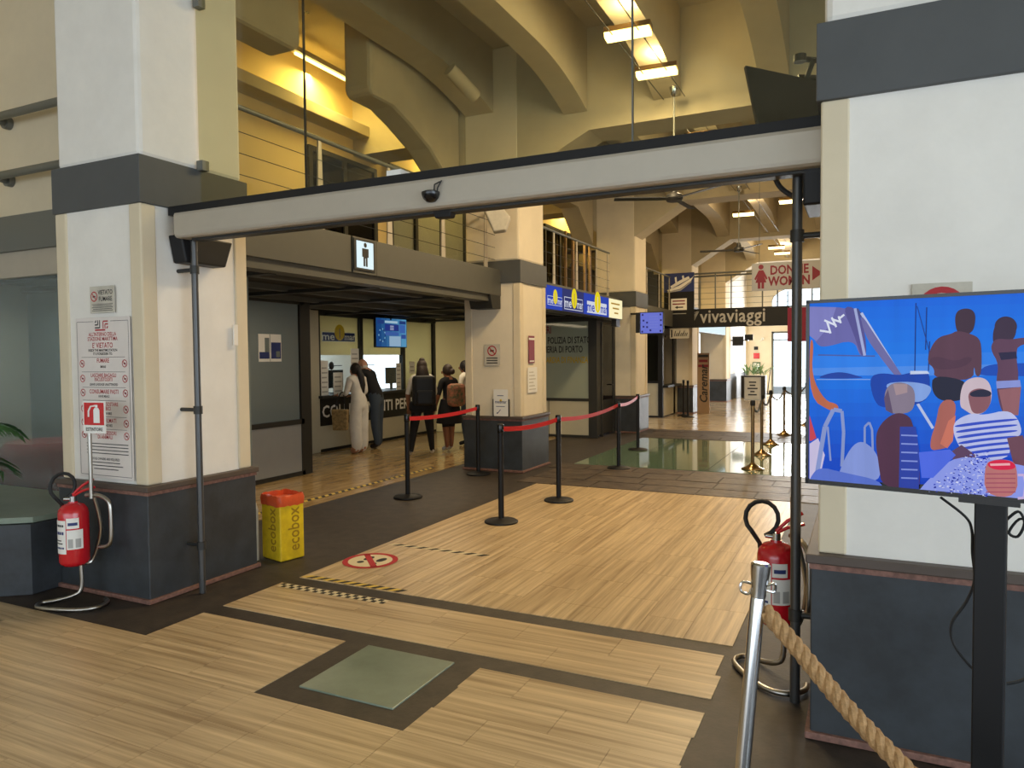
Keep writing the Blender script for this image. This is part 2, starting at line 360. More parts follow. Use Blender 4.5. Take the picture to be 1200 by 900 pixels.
# broken longitudinal beam over the first bay
def cantilever(pts): MB().prism(pts, 0, -5.75, -5.35).build('broken_beam', 'concrete', ceil, bevel=0.05)
cantilever([(4.3, SLAB), (4.3, 4.6), (4.9, 4.87), (6.0, 4.87), (6.06, 4.94), (6.06, SLAB)])
cantilever([(7.25, SLAB), (7.25, 4.90), (7.32, 4.83), (7.75, 4.83), (8.1, 4.72), (8.6, 4.52), (9.0, 4.25), (9.4, 3.9), (9.4, SLAB)])
for i in range(1, 4):
    y0, y1 = FR[i-1]+0.88, FR[i]
    MB().prism([(y0, SLAB), (y0, 4.1), (y0+0.9, 4.75), (y1-0.9, 4.75), (y1, 4.1), (y1, SLAB)], 0, -5.75, -5.35).build('side_beam', 'concrete', ceil)

# columns
def column(x0, y0, label, strips=True, sy=0.90, sx=0.88, face='plaster', group=None):
    x1, y1 = x0+sx, y0+sy
    t = thing('hall_column', label, 'column', (x0+sx/2, y0+sy/2, 0), group=group)
    e = 0.035
    MB().box(x0-e, y0-e, 0.0, x1+e, y1+e, 0.74).build('plinth', 'plinth', t, bevel=0.006)
    MB().box(x0-e-0.02, y0-e-0.02, 0, x1+e+0.02, y1+e+0.02, 0.03).build('skirting', 'red_line', t, bevel=0.004)
    MB().box(x0-e-0.006, y0-e-0.006, 0.735, x1+e+0.006, y1+e+0.006, 0.76).build('red_stripe', 'red_line', t)
    MB().box(x0-e-0.02, y0-e-0.02, 0.76, x1+e+0.02, y1+e+0.02, 0.80).build('plinth_cap', 'plinth_cap', t, bevel=0.006)
    MB().box(x0, y0, 0.80, x1, y1, 2.71).build('lower_shaft', face, t)
    if strips:
        s = 0.105; d = 0.014
        for (a, c) in ((x0, x0+s), (x1-s, x1)):
            for (p, q) in ((y0, y0+s), (y1-s, y1)):
                MB().box(a-d if a == x0 else a, p-d if p == y0 else p, 0.80, c+d if c == x1 else c, q+d if q == y1 else q, 2.71).build('corner_strip', 'cream', t, bevel=0.012)
    MB().box(x0-0.025, y0-0.025, 2.71, x1+0.025, y1+0.025, 3.03).build('metal_band', 'band', t, bevel=0.004)
    MB().box(x0+0.005, y0+0.005, 3.03, x1-0.005, y1-0.005, SLAB).build('upper_shaft', face, t, bevel=0.03)
    return t
col1 = column(-5.26, 3.36, 'white column carrying the long red lettered rules board', face='plaster_white')
col2 = column(-5.29, 9.40, 'cream column beside the roped queue with a card holder on its plinth')
col3 = column(-5.29, 15.20, 'cream column beyond the illuminated blue fascia with the small hanging screen')
col4 = column(-5.29, 20.9, 'cream column behind the dark ship banner')
col5 = column(-5.29, 26.5, 'cream column nearest the far glazed exit')
colr = column(-0.165, 3.37, 'white column behind the television on a stand', strips=False, face='plaster_white', sx=0.88)
MB().box(-0.172, 3.362, 0.80, -0.062, 3.45, 2.71).build('corner_strip', 'cream', colr, bevel=0.008)
for y in FR:
    column(-0.165, y, 'cream column of the right hand row behind the white television column', strips=False, group='right hand columns')

# mezzanine slabs, dark undersides, fascias
def mezz(y0, y1, n):
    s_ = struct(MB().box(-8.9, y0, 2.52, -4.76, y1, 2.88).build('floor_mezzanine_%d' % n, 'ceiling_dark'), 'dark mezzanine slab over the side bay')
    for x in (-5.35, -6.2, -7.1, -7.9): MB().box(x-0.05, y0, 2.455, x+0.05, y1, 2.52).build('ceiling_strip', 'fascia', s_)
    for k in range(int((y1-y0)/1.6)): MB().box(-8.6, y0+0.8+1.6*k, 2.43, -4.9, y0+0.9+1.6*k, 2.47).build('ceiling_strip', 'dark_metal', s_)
    return s_
mz = mezz(4.25, 9.42, 1); mezz(9.42, 15.1, 2); mezz(15.1, 20.9, 3); mezz(20.9, 27, 4)
fa = MB(); fa.box(-4.76, 4.28, 2.53, -4.70, 6.0, 2.90); f1 = struct(fa.build('trim_1', 'fascia', bevel=0.004), 'grey metal fascia of the mezzanine')
MB().box(-4.76, 6.02, 2.53, -4.695, 6.42, 2.90).build('fascia_panel', 'fascia', f1, bevel=0.004)
MB().box(-4.76, 6.43, 2.53, -4.70, 9.39, 2.90).build('fascia_panel', 'fascia', f1, bevel=0.004)
MB().box(-4.95, 4.28, 2.44, -4.74, 9.39, 2.53).build('fascia_lip', 'fascia', f1)
MB().prism([(9.05, 2.53), (9.12, 2.34), (9.37, 2.34), (9.37, 2.53)], 0, -5.05, -4.70).build('bracket', 'dark_metal', f1)
struct(MB().box(-4.78, 10.3, 2.40, -4.72, 15.1, 2.88).build('trim_2', 'fascia'))
struct(MB().box(-4.78, 16.1, 2.45, -4.72, 20.9, 2.88).build('trim_3', 'fascia'))

# side walls
uw = struct(MB().box(-7.5, 3.0, 2.88, -7.3, 33, SLAB).build('wall_upper_left', 'upper_wall'), 'yellowish upper wall of the mezzanine')
MB().box(-7.3, 4.0, 5.10, -6.98, 10.1, 5.26).build('ledge', 'concrete', uw, bevel=0.01)
struct(MB().box(-8.95, 3.9, 0, -8.75, 9.9, 2.6).build('wall_left', 'panel_beige'))
struct(MB().box(8.2, -9, 3.3, 8.4, 4.2, SLAB).build('wall_hall_right', 'plaster')); struct(MB().box(-9.2, -9.2, 3.3, 8.4, -9.0, SLAB).build('wall_hall_back', 'plaster')); struct(MB().box(-9.4, -9.2, 0, -9.2, 3.9, SLAB).build('wall_hall_left', 'plaster'))
struct(MB().box(3.2, 4.2, 0, 3.4, 33, SLAB).build('wall_right', 'plaster'))
# end wall with glazed exit, arched window and side exit
ew = MB()
ew.box(-7.5, 32.2, 0, -6.75, 32.5, SLAB); ew.box(-6.75, 32.2, 2.6, -6.2, 32.5, SLAB); ew.box(-6.2, 32.2, 0, -3.5, 32.5, SLAB)
ew.box(-3.5, 32.2, 2.62, -0.6, 32.5, 3.35); ew.box(-0.6, 32.2, 0, 3.4, 32.5, SLAB)
arc = [(-3.5, SLAB), (-3.5, 3.9)]+[(-2.05-1.45*math.cos(PI*k/10), 3.9+0.62*math.sin(PI*k/10)) for k in range(1, 10)]+[(-0.6, 3.9), (-0.6, SLAB)]
ew.prism(arc, 1, 32.2, 32.5)
struct(ew.build('wall_end', 'plaster'), 'cream end wall around the bright exit')
struct(MB().box(-4.62, 27.4, 0, -4.5, 32.2, SLAB).build('wall_exit_side', 'plaster_white'))
MB().box(-4.5, 27.42, 0, -4.47, 32.2, 0.95).build('dado', 'plinth', bpy.data.objects['wall_exit_side'])
d1 = MB(); 
for x in (-3.5, -2.1, -0.68): d1.box(x, 32.25, 0, x+0.08, 32.33, 2.62)
d1.box(-3.5, 32.25, 2.54, -0.6, 32.33, 2.62); d1.box(-3.5, 32.25, 2.25, -0.6, 32.33, 2.30)
dd = struct(d1.build('door_1', 'steel_grey'), 'glazed exit doors with grey frame')
for x in (-3.42, -2.02): MB().box(x, 32.28, 0.02, x+1.30, 32.30, 2.25).build('pane', 'glass_pane', dd)
w1 = MB(); w1.box(-3.5, 32.3, 3.35, -0.6, 32.36, 3.42); w1.box(-2.9, 32.3, 3.4, -2.86, 32.34, 4.3); w1.box(-1.3, 32.3, 3.4, -1.26, 32.34, 4.3)
ww = struct(w1.build('window_1', 'steel_grey'), 'bright arched window over the exit'); MB().box(-3.5, 32.33, 3.4, -0.6, 32.34, 4.5).build('pane', 'glass_pane', ww)
d2 = MB(); d2.box(-6.75, 32.25, 0, -6.68, 32.3, 2.6); d2.box(-6.27, 32.25, 0, -6.2, 32.3, 2.6)
struct(d2.build('door_2', 'alu'))

# glazed front of the hall: door operator beam, glass above, posts
bm_ = thing('sliding_door_beam', 'long pale aluminium sliding door header spanning between the two near columns', 'door header', (-2.2, 3.65, 2.48))
prof = [(3.50, 2.51), (3.505, 2.495), (3.52, 2.485), (3.66, 2.485), (3.66, 2.655), (3.52, 2.655), (3.505, 2.65), (3.50, 2.635)]
MB().prism(prof, 0, -4.235, -0.175).build('housing', 'alu', bm_)
MB().box(-4.238, 3.502, 2.487, -4.233, 3.66, 2.653).build('end_cap', 'black', bm_)
MB().box(-4.15, 3.57, 2.468, -0.18, 3.65, 2.485).build('guide_rail', 'dark_metal', bm_, bevel=0.004)
MB().box(-4.36, 3.56, 2.655, -0.17, 3.80, 2.715).build('top_gasket', 'black', bm_)
gl = struct(MB().box(-4.36, 3.835, 2.70, -3.375, 3.847, SLAB).build('window_2', 'glass_clear'), 'clear glass wall above the door header')
for (a, c) in ((-3.367, -1.13), (-1.12, -0.18)): MB().box(a, 3.835, 2.70, c, 3.847, SLAB).build('pane', 'glass_clear', gl)
for a in (-3.371, -1.125): MB().box(a-0.004, 3.833, 2.70, a+0.004, 3.85, SLAB).build('pane_joint', 'steel_grey' if a > -2 else 'black', gl)
for z in (3.02, 4.18): MB().box(-4.36, 3.81, z, -4.30, 3.87, z+0.07).build('glass_clamp', 'steel_grey', gl)
for px in (430, 700, 745):
    p = at(px, 0, 1, 3.83); MB().box(p.x-0.05, 3.80, 2.70, p.x+0.05, 3.87, 2.735).build('glass_shoe', 'black', gl)
def guide_post(x, y, z1, wallx, label, zs):
    t = thing('door_guide_post', label, 'post', (x, y, 0)); MB().cyl((x, y, 0.0), (x, y, z1), 0.023, 14).build('tube', 'pole_grey', t, smooth=True)
    for z in zs:
        b = MB(); b.cyl((x, y, z), (wallx, y, z), 0.014, 10); b.tube([(x, y, z-0.028), (x, y, z+0.028)], 0.031, 12); b.build('clamp', 'dark_metal', t, smooth=True)
    return t
guide_post(-4.215, 3.645, 2.49, -4.38, 'thin dark upright post clamped to the rules board column', (2.28, 1.30, 0.34))
guide_post(-0.285, 3.65, 2.49, -0.16, 'thin dark upright post in front of the red extinguisher', (2.20, 0.42))
for (x0, x1, lab) in ((-4.37, -4.242, 'black tapered steel bracket below the header on the rules board column'), (-0.258, -0.17, 'black steel box below the header at the television column')):
    tag(MB().prism([(3.60, 2.33), (3.95, 2.33), (4.02, 2.52), (3.56, 2.52)], 0, x0, x1).build('steel_bracket', 'black', bevel=0.01), lab, 'bracket')

# left front: frosted partition, beam, beige wall, wall rails, planter bench
struct(MB().box(-9.0, 3.95, 2.60, -5.3, 4.1, SLAB).build('wall_front_left', 'cream'), 'beige stained wall above the frosted partition')
t2 = struct(MB().box(-9.0, 3.80, 2.60, -5.3, 3.95, 2.90).build('trim_4', 'steel_grey')); MB().box(-9.0, 3.84, 2.38, -5.3, 3.95, 2.60).build('frame_rail', 'alu', t2)
w3 = struct(MB().box(-9.0, 3.89, 0.5, -5.3, 3.905, 2.38).build('window_3', 'glass_frost'), 'frosted glass partition beside the rules board column')
area('side_room_fill', (-7.4, 4.6, 2.3), (-7.4, 4.6, 0), 1.6, 0.3, 30, (0.9, 0.96, 1.0))  # added area light that lifts the dim space behind the frosted glass
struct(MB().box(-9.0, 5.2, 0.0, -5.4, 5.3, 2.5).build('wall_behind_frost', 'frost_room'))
b = MB(); b.lathe([(0.0001, 0.5), (0.4, 0.5), (0.46, 0.62), (0.44, 1.05), (0.36, 1.15), (0.0001, 1.16)], (at(50, 560, 1, 4.35).x, 4.42, -0.27), 20); tag(b.build('red_blur_standin', 'red_paint', smooth=True), 'blurred red shape behind the frosted glass partition', 'standin')  # rounded red body standing in for a blurred red patch
b = MB(); q = at(50, 560, 1, 4.35); b.box(q.x-0.4, 4.15, 0, q.x+0.4, 4.8, 0.25); b.build('base', 'plinth', bpy.data.objects['red_blur_standin'], local=True)
for z, lab in ((3.75, 'upper grey tubular rail on the beige wall'), (3.25, 'lower grey tubular rail on the beige wall')):
    t = thing('wall_rail', lab, 'handrail', (-6.0, 3.75, z)); b = MB(); b.tube([(-6.81, 3.9, z), (-6.79, 3.82, z), (-6.73, 3.79, z), (-5.26, 3.79, z)], 0.033, 12); b.build('tube', 'steel_grey', t, smooth=True)
    MB().cyl((-6.81, 3.95, z), (-6.81, 3.90, z), 0.055, 14).build('flange', 'steel_grey', t, smooth=True)
pt = thing('planter_bench', 'low dark plinth with green slab top beside the frosted partition', 'planter', (-6, 3.3, 0))
front = [(-6.9, 2.35), (-6.2, 2.62), (-5.75, 2.82), (-5.47, 2.99), (-5.30, 3.12), (-5.31, 3.88), (-8.9, 3.88), (-8.9, 2.0), (-7.9, 2.1)]
MB().prism(front, 2, 0, 0.50).build('base', 'plinth', pt)
MB().prism([(x+(0.0 if y > 3.8 else -0.02), y+(0 if y > 3.8 else 0.03)) for x, y in front], 2, 0.505, 0.545).build('slab', 'green_glass', pt)
MB().cyl((-5.62, 2.98, 0.50), (-5.62, 2.98, 0.56), 0.012, 10).build('peg', 'chrome', pt)

# ------------------------------------------------------------------ palm on the bench
pp = thing('potted_palm', 'green palm with drooping fronds on the bench by the frosted glass', 'plant', (-6.45, 3.05, 0.545))
b = MB(); b.lathe([(0.12, 0), (0.16, 0.22), (0.17, 0.24), (0.15, 0.24), (0.0001, 0.23)], (0, 0, 0), 18); b.build('pot', 'plant_pot', pp, local=True, smooth=True)
def frond(az, ln, rise):
    b = MB(); d = Vector((math.cos(az), math.sin(az), 0)); s = Vector((-d.y, d.x, 0)); pts = []
    for k in range(13):
        t = k/12; pts.append(d*(ln*t*0.95)+Vector((0, 0, 0.22+rise*math.sin(t*2.0)-0.25*t*t*ln)))
    b.tube(pts, [0.008*(1-0.8*k/12) for k in range(13)], 5)
    for k in range(3, 13):
        p = pts[k]; l = 0.20*math.sin(PI*(k-1)/13)+0.05
        for sg in (-1, 1):
            for h in (0, 0.5):
                q = p.lerp(pts[k-1], h); tip = q+(s*sg*0.8+d*0.6)*l+Vector((0, 0, -0.5*l)); mid = q+(tip-q)*0.5+Vector((0, 0, 0.03)); wv = d*0.010
                b.add([q-wv, q+wv, mid+wv*1.3, tip, mid-wv*1.3], [(0, 1, 2, 4), (4, 2, 3)])
    return b
for az, ln, rs in ((0.1, 0.85, 0.32), (-0.5, 0.75, 0.45), (0.9, 0.6, 0.5), (-1.3, 0.7, 0.4), (2.0, 0.5, 0.5), (3.2, 0.8, 0.6), (4.2, 0.7, 0.5), (0.45, 0.6, 0.22), (-0.25, 0.65, 0.25)):
    frond(az, ln, rs).build('frond', 'leaf', pp, local=True)

# ------------------------------------------------------------------ rules board and small notices
yF = 3.345
def board(name, label, x0, z0, x1, z1, y, m_, cat='sign'):
    t = thing(name, label, cat, ((x0+x1)/2, y, z0)); MB().box(x0, y-0.006, z0, x1, y, z1).build('board', m_, t, bevel=0.002); return t
t = board('rules_board', 'tall white board of red and black prohibitions on the white column', -5.065, 0.825, -4.495, 1.955, yF, 'board_white')
b = MB(); yy = yF-0.0068; cxb = -4.78; wB = 0.59
def ln(txt, z, size, mi, sx=0.86, thick=0.0, dx=0): put_text(b, txt, (cxb+dx, yy, z), X, Z, size, sx, mi, thick=thick)
R_, K_ = 0, 1
zc_ = lambda c: 1.955-(c-155)*0.00153
for (x, z, s_) in ((-0.055, zc_(188), 1), (0.02, zc_(188), -1)):
    for k in range(3):
        q = 0.012+0.02*k
        if s_ > 0: bar2(b, (cxb+x-0.02+q, yy, z+0.03), (cxb+x-0.02+q, yy, z+0.03-q), 0.009, Y, K_); bar2(b, (cxb+x-0.02, yy, z+0.03-q), (cxb+x-0.02+q, yy, z+0.03-q), 0.009, Y, K_)
        else: bar2(b, (cxb+x+0.045-q, yy, z-0.03), (cxb+x+0.045-q, yy, z-0.03+q), 0.009, Y, R_); bar2(b, (cxb+x+0.045, yy, z-0.03+q), (cxb+x+0.045-q, yy, z-0.03+q), 0.009, Y, R_)
b.poly(rect((cxb-0.02, yy, zc_(213)), X, Z, 0.11, 0.010), R_)
for txt, c, size, mi in (("ALL'INTERNO DELLA", 233, 0.037, R_), ('STAZIONE MARITTIMA', 254, 0.037, R_), ("E' VIETATO", 284, 0.052, R_), ('INSIDE THE MARITIME STATION', 306, 0.025, K_), ('IT IS FORBIDDEN TO:', 322, 0.025, K_),
    ('FUMARE', 353, 0.042, R_), ('SMOKE', 381, 0.022, K_), ('LASCIARE BAGAGLI', 420, 0.037, R_), ('INCUSTODITI', 439, 0.037, R_), ('LEAVE LUGGAGE UNATTENDED', 462, 0.024, K_), ('CONSUMARE PASTI', 495, 0.042, R_), ('HAVE MEALS', 516, 0.024, K_),
    ('ENTRARE E SOSTARE', 552, 0.037, R_), ('CON BICI', 572, 0.037, R_), ('STOP WITH BIKE', 594, 0.024, K_), ('FOTO I FILMATI', 627, 0.042, R_), ('PHOTO / MOVIES', 649, 0.024, K_), ('PER I POSSESSORI', 684, 0.037, R_), ('DI ANIMALI', 703, 0.037, R_),
    ('DOGS OWNERS ARE REQUIRED', 804, 0.024, K_)): ln(txt, zc_(c), size, mi, 0.84 if mi == R_ else 0.86, 0.0005)
for c in (734, 748, 763, 778): b.poly(rect((cxb+0.02, yy, zc_(c)), X, Z, 0.44, 0.006), K_)
for c, wd in ((820, 0.30), (835, 0.36), (850, 0.26)): b.poly(rect((cxb, yy, zc_(c)), X, Z, wd, 0.006), K_)
for c in (337, 404, 475, 535, 609, 666): b.poly(rect((cxb, yy, zc_(c)), X, Z, 0.46, 0.0025), K_)
for c in (366, 435, 500, 573, 637, 694): no_sign(b, (cxb-0.225, yy, zc_(c)), X, Z, 0.027, R_, K_, -Y); no_sign(b, (cxb+0.225, yy, zc_(c)), X, Z, 0.027, R_, K_, -Y)
for (a, c, d, e) in ((-0.27, 0.845, 0.27, 0.848), (-0.27, 1.925, -0.09, 1.928), (0.09, 1.925, 0.27, 1.928), (-0.273, 0.85, -0.27, 1.925), (0.27, 0.85, 0.273, 1.925)): b.box(cxb+a, yy-0.0003, c, cxb+d, yy, e, K_)
b.build('lettering', ['red_print', 'black_print'], t)
t = board('no_smoking_notice', 'small VIETATO FUMARE notice above the rules board', -4.90, 1.985, -4.645, 2.17, yF, 'paper_old')
b = MB(); no_sign(b, (-4.855, yy, 2.10), X, Z, 0.036, 0, 1, -Y); put_text(b, 'VIETATO', (-4.735, yy, 2.125), X, Z, 0.045, 0.84, 1, thick=0.0008); put_text(b, 'FUMARE', (-4.735, yy, 2.08), X, Z, 0.045, 0.84, 1, thick=0.0008)
for k in range(5): b.poly(rect((-4.77, yy, 2.045-0.011*k), X, Z, 0.22-0.02*(k % 2), 0.004), 1)
b.build('lettering', ['red_print', 'black_print'], t)
t = board('square_notice', 'white notice with red ring behind the top of the television', 0.17, 1.70, 0.38, 1.93, 3.368, 'paper_old')
b = MB(); ring(b, (0.275, 3.361, 1.83), X, Z, 0.06, 0.085, 24, 0); b.build('red_ring', ['red_print'], t)
t = board('no_phone_notice', 'small grey no-photo notice on the queue column', -4.98, 1.535, -4.72, 1.84, 9.385, 'paper_old')
b = MB(); no_sign(b, (-4.85, 9.377, 1.745), X, Z, 0.075, 0, 1, -Y)
for k in range(3): b.poly(rect((-4.85, 9.377, 1.64-0.035*k), X, Z, 0.18, 0.014), 1)
b.build('lettering', ['red_print', 'black_print'], t)
t = thing('red_notice', 'narrow red notice on the side of the queue column', 'sign', (-4.39, 9.75, 1.6))
MB().box(-4.396, 9.66, 1.56, -4.39, 9.86, 1.96).build('board', 'maroon', t); b = MB(); b.box(-4.3895, 9.66, 1.90, -4.389, 9.86, 1.93); b.box(-4.3895, 9.68, 1.58, -4.389, 9.84, 1.60); b.build('lettering', 'paper', t)
t = thing('paper_notice', 'pale paper sheet taped to the side of the queue column', 'sign', (-4.39, 9.8, 1.0)); MB().box(-4.396, 9.62, 1.13, -4.392, 9.95, 1.50).build('sheet', 'paper', t)
b = MB()
for k in range(6): b.box(-4.3915, 9.66, 1.17+0.05*k, -4.391, 9.90-0.04*(k % 3), 1.185+0.05*k)
b.build('lettering', 'paper_old', t)
tag(MB().box(-4.363, 4.11, 1.76, -4.35, 4.155, 1.92).build('conduit_box', 'plaster_white', bevel=0.004), 'small white switch plate on the rules board column', 'switch')

# ------------------------------------------------------------------ fire extinguishers on chrome stands
def extinguisher(bx, by, label, rz=0, scale=1.0):
    t = thing('fire_extinguisher', label, 'extinguisher', (bx, by, 0), rz)
    b = MB(); b.lathe([(0.0001, 0.265), (0.07, 0.267), (0.09, 0.285), (0.094, 0.30), (0.094, 0.62), (0.088, 0.65), (0.065, 0.678), (0.03, 0.69), (0.028, 0.70), (0.0001, 0.70)], n=24); b.build('cylinder', 'red_paint', t, local=True, smooth=True)
    b = MB()
    for a0, a1, z0, z1 in ((-2.9, -1.55, 0.36, 0.585), (-1.5, -0.45, 0.39, 0.52), (-1.5, -0.7, 0.53, 0.60)):
        n = 8; vs = []
        for k in range(n+1):
            a = a0+(a1-a0)*k/n
            for zz in (z0, z1): vs.append((0.0955*math.cos(a), 0.0955*math.sin(a), zz))
        b.add(vs, [(2*k, 2*k+2, 2*k+3, 2*k+1) for k in range(n)])
    lb = b.build('label_sheet', 'paper', t, local=True, smooth=True)
    b = MB()
    for a0, a1, z, h, mi in ((-2.8, -1.7, 0.55, 0.015, 0), (-2.8, -1.7, 0.50, 0.02, 1), (-2.8, -1.9, 0.45, 0.008, 0), (-2.8, -1.8, 0.43, 0.008, 0), (-2.8, -1.7, 0.40, 0.012, 1), (-1.42, -1.1, 0.43, 0.06, 2), (-0.95, -0.6, 0.43, 0.06, 2), (-1.4, -0.8, 0.56, 0.02, 1)):
        vs = []
        for k in range(5):
            a = a0+(a1-a0)*k/4
            for zz in (z-h/2, z+h/2): vs.append((0.0962*math.cos(a), 0.0962*math.sin(a), zz))
        b.add(vs, [(2*k, 2*k+2, 2*k+3, 2*k+1) for k in range(4)], mi)
    b.build('print', ['black_print', 'blue_print', 'sign_grey'], lb, local=True)
    b = MB(); b.cyl((0, 0, 0.695), (0, 0, 0.735), 0.022, 12); b.cyl((0, 0, 0.715), (-0.05, -0.02, 0.72), 0.012, 10); b.build('valve', 'chrome', t, local=True, smooth=True)
    b = MB(); b.tube([(0.0, 0.0, 0.735), (0.05, 0.02, 0.765), (0.13, 0.04, 0.79)], 0.009, 8); b.tube([(0.0, 0, 0.745), (0.05, 0.02, 0.80), (0.12, 0.04, 0.845)], 0.009, 8); b.build('lever', 'red_paint', t, local=True, smooth=True)
    b = MB(); b.tube([(-0.05, -0.02, 0.72)]+[(-0.06+0.085*math.cos(a)-0.02, 0.02+0.02*math.sin(a), 0.80+0.085*math.sin(a)) for a in [(-0.9+PI*1.6*k/12) for k in range(13)]]+[(-0.10, 0.05, 0.66), (-0.09, 0.07, 0.5)], 0.012, 8); b.build('hose', 'rubber', t, local=True, smooth=True)
    return t
def ext_stand(bx, by, label, ztop, rz, sign):
    t = thing('extinguisher_stand', label, 'stand', (bx, by, 0), rz)
    b = MB(); b.tube(cr([(0.02, 0.03, 0.26), (0.02, 0.03, 0.10), (-0.02, 0.0, 0.05), (-0.14, -0.04, 0.016), (-0.20, -0.10, 0.014), (-0.14, -0.17, 0.014), (0.02, -0.17, 0.014), (0.18, -0.13, 0.014), (0.25, -0.05, 0.014), (0.22, 0.05, 0.014), (0.16, 0.09, 0.014)]), 0.014, 10); b.build('foot', 'brushed', t, local=True, smooth=True)
    b = MB(); b.tube([(0.13, 0.03, ztop), (0.13, 0.03, 0.72)], 0.013, 10); b.tube(cr([(0.06, 0.05, 0.735), (0.16, 0.05, 0.74), (0.24, 0.05, 0.715), (0.27, 0.05, 0.66), (0.27, 0.05, 0.46), (0.24, 0.05, 0.40), (0.16, 0.05, 0.385)]), 0.014, 10); b.build('upright', 'brushed', t, local=True, smooth=True)
    b = MB(); b.tube(cr([(0.02, 0.03, 0.26), (0.05, 0.10, 0.28), (0.13, 0.10, 0.5), (0.13, 0.05, 0.74)]), 0.012, 8); b.build('back_tube', 'brushed', t, local=True, smooth=True)
    return t
EX, EY = -4.835, 3.13
ext_stand(EX, EY, 'chrome tubular extinguisher stand in front of the rules board column', 1.34, math.radians(8), True)
extinguisher(EX, EY, 'red fire extinguisher with white labels in front of the rules board column', math.radians(26))
t = thing('extinguisher_sign', 'small red and white ESTINTORE plate on the chrome stand by the rules board', 'sign', (-4.705, 3.14, 1.17), math.radians(10))
MB().box(0.012, -0.02, 0.0, 0.195, -0.015, 0.215).build('plate', 'paper', t, local=True); b = MB(); b.box(0.022, -0.021, 0.055, 0.185, -0.0202, 0.205)
b.build('red_field', 'red_paint', t, local=True)
b = MB(); yq = -0.0215
b.poly([(0.10, yq, 0.07), (0.15, yq, 0.07), (0.15, yq, 0.155), (0.14, yq, 0.17), (0.11, yq, 0.17), (0.10, yq, 0.155)]); b.poly([(0.115, yq, 0.172), (0.135, yq, 0.172), (0.135, yq, 0.19), (0.115, yq, 0.19)])
b.tube([(0.12, yq, 0.185), (0.08, yq, 0.18), (0.062, yq, 0.15), (0.06, yq, 0.11)], 0.006, 5)
put_text(b, 'ESTINTORE', (0.1035, yq, 0.026), X, Z, 0.032, 0.84, 1, thick=0.0006); b.build('symbol', ['white_print', 'black_print'], t, local=True)
RX, RY = -0.40, 3.93
ext_stand(RX, RY, 'chrome extinguisher stand beside the television column', 0.95, math.radians(-62), False)
extinguisher(RX, RY, 'red fire extinguisher behind the chrome rope post', math.radians(-10))
t = thing('red_flag_sign', 'red hanging fire sign behind the dark post beside the television', 'sign', (-0.28, 4.15, 1.70))
MB().box(-0.37, 4.15, 1.72, -0.2, 4.158, 1.90).build('plate', 'red_print', t); b = MB(); b.box(-0.25, 4.147, 1.745, -0.225, 4.149, 1.84); b.box(-0.36, 4.147, 1.90, -0.2, 4.15, 1.905); b.build('symbol', 'white_print', t)
MB().box(-0.2, 4.15, 1.78, -0.165, 4.158, 1.84).build('bracket', 'steel_grey', t)

# ------------------------------------------------------------------ yellow bin
t = thing('waste_bin', 'yellow embossed cardboard style bin with orange bag behind the rules board column', 'bin', (-4.36, 4.60, 0), math.radians(-14))
MB().prism([(-0.135, -0.115), (0.135, -0.115), (0.135, 0.115), (-0.135, 0.115)], 2, 0.0, 0.46).build('body', 'bin_yellow', t, local=True, bevel=0.012)
b = MB()
for fo, fu in (((0.03, -0.1163, 0.25), X), ((0.1363, 0.02, 0.25), Y)):
    b = MB(); put_text(b, 'ecobox', fo, Z, -fu, 0.15, 0.8, 0, thick=0.001, depth=0.002)
    b.build('embossed_lettering', 'bin_relief', t, local=True)
b = MB(); vs = []; n = 40
for z_, e in ((0.45, 0.006), (0.47, 0.012), (0.505, 0.014), (0.535, 0.008), (0.54, -0.006), (0.50, -0.014)):
    for k in range(n):
        a = 2*PI*k/n; c_, s_ = math.cos(a), math.sin(a); r_ = 1/max(abs(c_)/0.137, abs(s_)/0.117); j = random.uniform(-0.004, 0.005)
        vs.append((c_*(r_+e+j), s_*(r_+e+j), z_+random.uniform(-0.006, 0.006)))
b.add(vs, [(i*n+k, i*n+(k+1) % n, (i+1)*n+(k+1) % n, (i+1)*n+k) for i in range(5) for k in range(n)]+[tuple(range(5*n, 6*n))]); b.build('bag', 'bag_orange', t, local=True, smooth=True)
t = tag(MB().tube([(-4.50, 4.42, 0.0), (-4.50, 4.42, 0.42), (-4.50, 4.40, 0.47)], 0.035, 8).build('rolled_banner', 'paper_old', smooth=True), 'thin rolled sheet leaning between column and bin', 'roll')

# ------------------------------------------------------------------ floor tapes and floor sticker
def tape(label, p, q, wd, n, mats, checker=False):
    p, q = Vector(p), Vector(q); d = (q-p)/n; s_ = Vector((0, 0, 1)).cross(d).normalized()*wd; b = MB(); z_ = Vector((0, 0, 0.0015))
    for k in range(n):
        a = p+d*k+z_
        if checker:
            b.poly([a, a+d, a+d+s_/2, a+s_/2], k % 2); b.poly([a+s_/2, a+d+s_/2, a+d+s_, a+s_], (k+1) % 2)
        else: b.poly([a, a+d, a+d*1.9+s_, a+d*0.9+s_], k % 2)
    return tag(b.build('hazard_tape', mats), label, 'tape')
YB = ['tape_yellow', 'tape_black']
tape('yellow and black striped tape along the near edge of the hall floor panel', (-3.83, 4.225, 0), (-2.95, 4.225, 0), 0.06, 18, YB)
tape('yellow and black checked tape along the threshold strip', (-3.84, 3.975, 0), (-2.9, 3.975, 0), 0.075, 26, ['tape_white', 'tape_black'], True)
tape('worn striped tape behind the round floor sticker', (-3.8, 5.28, 0), (-2.85, 5.28, 0), 0.06, 16, ['tape_white', 'tape_black'])
tape('worn striped tape along the ticket bay floor edge', (-5.80, 5.0, 0), (-5.80, 9.3, 0), 0.07, 70, ['tape_yellow', 'tape_black'])
